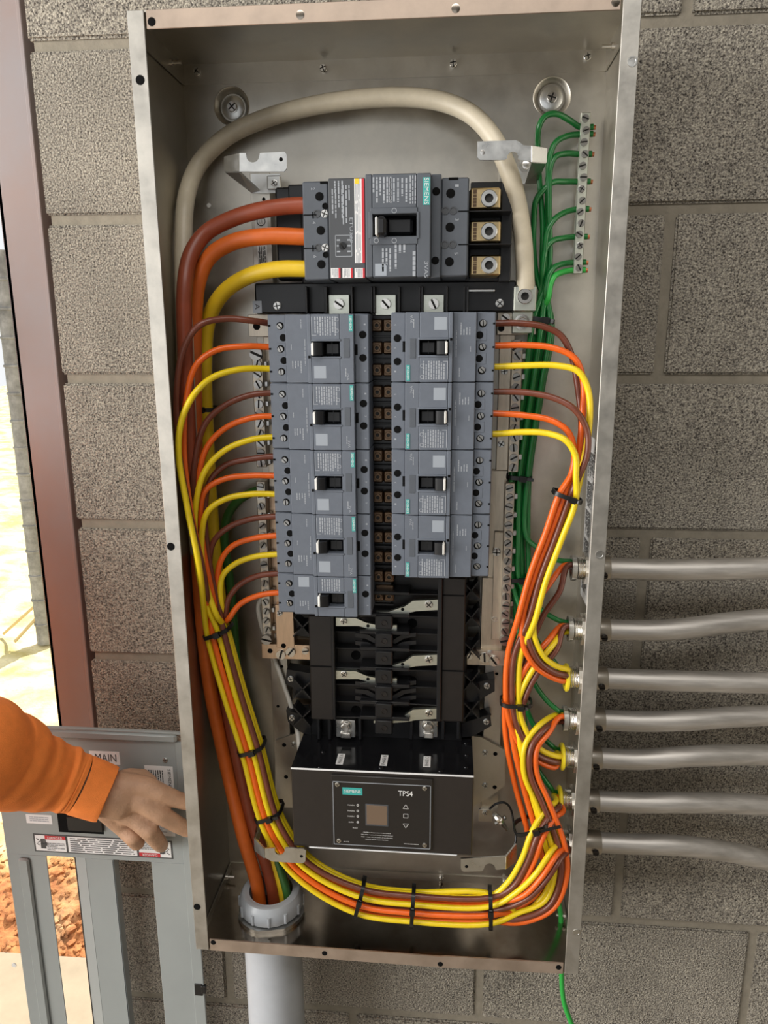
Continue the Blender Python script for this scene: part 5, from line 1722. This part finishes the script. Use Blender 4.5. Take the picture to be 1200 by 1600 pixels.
# metacarpals
K = {'i': P_(229, 1229, .134, .0140), 'm': P_(224, 1253, .139, .0148), 'r': P_(211, 1277, .139, .0140), 'l': P_(194, 1293, .133, .0128)}
for k_, wpt in (('i', (180, 1226, .138, .018)), ('m', (176, 1240, .142, .019)), ('r', (172, 1253, .141, .018)), ('l', (168, 1264, .137, .017))):
    chain(h, [P_(*wpt), K[k_]])
chain(h, [P_(200, 1230, .132, .0175), P_(195, 1270, .132, .0175)])
chain(h, [P_(212, 1234, .134, .0165), P_(204, 1270, .134, .0165)])
chain(h, [P_(182, 1236, .138, .020), P_(180, 1258, .137, .020)])
chain(h, [K['i'], P_(251, 1239, .133, .0124), P_(276, 1249, .125, .0112), P_(293, 1254, .119, .0102)])
chain(h, [K['m'], P_(250, 1272, .138, .0128), P_(275, 1287, .128, .0114), P_(293, 1296, .120, .0104)])
chain(h, [K['r'], P_(232, 1296, .142, .0128), P_(246, 1314, .130, .0112), P_(252, 1321, .114, .0098)])
chain(h, [K['l'], P_(207, 1307, .138, .0118), P_(214, 1316, .128, .0108), P_(215, 1317, .113, .0094)])
chain(h, [P_(178, 1226, .132, .017), P_(202, 1216, .122, .0135), P_(222, 1214, .112, .011), P_(236, 1222, .1085, .0095)])
# knuckle bumps
for q in (K['i'], K['m'], K['r'], K['l']):
    capsule(h, q[0] + Vector((0, -.002, 0)), q[0] + Vector((.004, -.002, 0)), q[1] * .8, q[1] * .76)
for q in (P_(232, 1296, .144, .0108), P_(207, 1307, .140, .0098)):
    capsule(h, q[0], q[0] + Vector((.002, 0, -.001)), q[1], q[1])
blobmesh('arm_and_hand', h, 'skin', person, .0017, 13)
# sleeve, cuff and shirt
def loft(path, n=40, thick=.0025, fold=None):
    """path: list of (centre, radius, foldphase)"""
    C_ = [Vector(q[0]) for q in path]
    m = MB()
    T_ = [(C_[min(i + 1, len(C_) - 1)] - C_[max(0, i - 1)]).normalized() for i in range(len(C_))]
    u = T_[0].cross(Vector((0, 1, 0))).normalized()
    V = []
    for i, q in enumerate(C_):
        u = (u - T_[i] * u.dot(T_[i])).normalized(); v = T_[i].cross(u)
        for k in range(n):
            a = 2 * math.pi * k / n
            r = path[i][1] * (1 + (fold(i, a) if fold else 0))
            V.append(q + (u * math.cos(a) + v * math.sin(a)) * r)
    F = [(i * n + k, i * n + (k + 1) % n, (i + 1) * n + (k + 1) % n, (i + 1) * n + k) for i in range(len(C_) - 1) for k in range(n)]
    m.add(V, F)
    return m
key = [(SHO + Vector((-.03, 0, .02)), .085), (SHO.lerp(ELB, .5), .072), (ELB + Vector((-.02, 0, .0)), .070), (at(-60, 1172, .25), .067), (at(0, 1188, .215), .0605), (at(50, 1204, .187), .0490), (at(90, 1215, .168), .0420), (at(112, 1221, .160), .0395), (at(124, 1225, .157), .0375)]
PK = spline([q[0] for q in key], 10)
RK = []
for i in range(len(key) - 1):
    for k in range(10): RK.append(key[i][1] + (key[i + 1][1] - key[i][1]) * (k / 10.0))
RK.append(key[-1][1])
NP = len(PK)
def fold(i, a):
    s = i / (NP - 1)
    amp = .050 if i < NP - 4 else .012
    f = math.sin(s * 46 + 1.3 * math.sin(a + .8) + .6) * .55 + math.sin(s * 78 + 2.0 * a) * .25 + math.sin(s * 25 - a * 1.0) * .5
    up = .5 + .5 * math.sin(a + 1.2)
    return amp * f * (.45 + .55 * up)
sl = loft(list(zip(PK, RK)), 48, fold=fold)
so_ = sl.build('sleeve', 'sleeve_orange', person)
sub = so_.modifiers.new('sub', 'SUBSURF'); sub.levels = 1; sub.render_levels = 1
ck = [(at(121, 1224, .158), .0345), (at(123, 1224.6, .1572), .0372), (at(127, 1226, .1562), .0380), (at(143, 1231.5, .1525), .0376), (at(158, 1237, .149), .0368), (at(166, 1240, .1475), .0362), (at(169, 1241, .147), .0350), (at(168.5, 1240.8, .1471), .0330), (at(160, 1238, .1485), .0320)]
m = MB()
cf = loft(ck, 40, fold=lambda i, a: .012 * math.sin(3 * a + .5) + .005 * math.sin(40 * a))
cf.build('cuff', 'sleeve_orange', person)
# the rest of the worker stands just outside the picture
tb = MB()
TX, TY = -.82, -.14
chain(tb, [((TX, TY, .10), .135), ((TX, TY, .30), .130), ((TX, TY, .46), .135)])
chain(tb, [((TX + .06, TY + .03, .10), .125), ((TX + .06, TY + .03, .45), .12)])
chain(tb, [((TX + .13, TY + .04, .57), .075), ((TX - .16, TY - .08, .57), .075)])
chain(tb, [((TX, TY, .5), .12), ((TX, TY, .60), .075)])
chain(tb, [((TX - .18, TY - .09, .56), .07), ((TX - .25, TY - .12, .26), .055), ((TX - .20, TY - .02, .02), .046)])
chain(tb, [(SHO, .078), ((TX + .10, TY + .03, .56), .08)])
blobmesh('shirt', tb, 'sleeve_orange', person, .008, 6)
tr = MB()
chain(tr, [((TX, TY, .06), .135), ((TX, TY, -.02), .13)])
for s in (-1, 1):
    chain(tr, [((TX + s * .085, TY + s * .03, -.02), .092), ((TX + s * .095, TY + s * .03 + .01, -.34), .066), ((TX + s * .10, TY + s * .03, -.68), .052)])
blobmesh('trousers', tr, 'denim', person, .009, 6)
for s in (-1, 1):
    bt = MB()
    bxx, byy = TX + s * .10, TY + s * .03
    chain(bt, [((bxx, byy - .02, FLOOR_Z + .048), .044), ((bxx + .04, byy + .10, FLOOR_Z + .040), .038)])
    chain(bt, [((bxx, byy, FLOOR_Z + .06), .046), ((bxx, byy, FLOOR_Z + .14), .050)])
    blobmesh('boot', bt, 'black_plastic', person, .007, 3)
hd = MB()
HX = Vector((TX + .02, TY + .01, .80))
chain(hd, [((TX, TY, .60), .058), ((TX + .01, TY, .70), .054)])
capsule(hd, HX + Vector((0, 0, .035)), HX + Vector((.01, 0, -.03)), .080, .062)
capsule(hd, HX + Vector((.055, .028, .0)), HX + Vector((.082, .042, -.022)), .010, .015)
capsule(hd, HX + Vector((.045, .022, -.075)), HX + Vector((.05, .025, -.08)), .030, .028)
for s in (-1, 1): capsule(hd, HX + Vector((-.035 * s * .45, .072 * s, .012)), HX + Vector((-.035 * s * .45, .074 * s, -.022)), .013, .010)
capsule(hd, (TX - .20, TY - .02, .02), (TX - .17, TY + .05, -.06), .036, .026)
chain(hd, [((TX - .17, TY + .05, -.06), .028), ((TX - .15, TY + .08, -.14), .016)])
blobmesh('head_and_neck', hd, 'skin', person, .006, 4)
hc = MB()
capsule(hc, HX + Vector((-.006, -.004, .055)), HX + Vector((-.012, -.006, .03)), .083, .084)
hc.box(HX.x + .03, HX.x + .16, HX.y - .05, HX.y + .09, HX.z + .052, HX.z + .062, .003)
blobmesh('cap', hc, 'trip_grey', person, .006, 3)
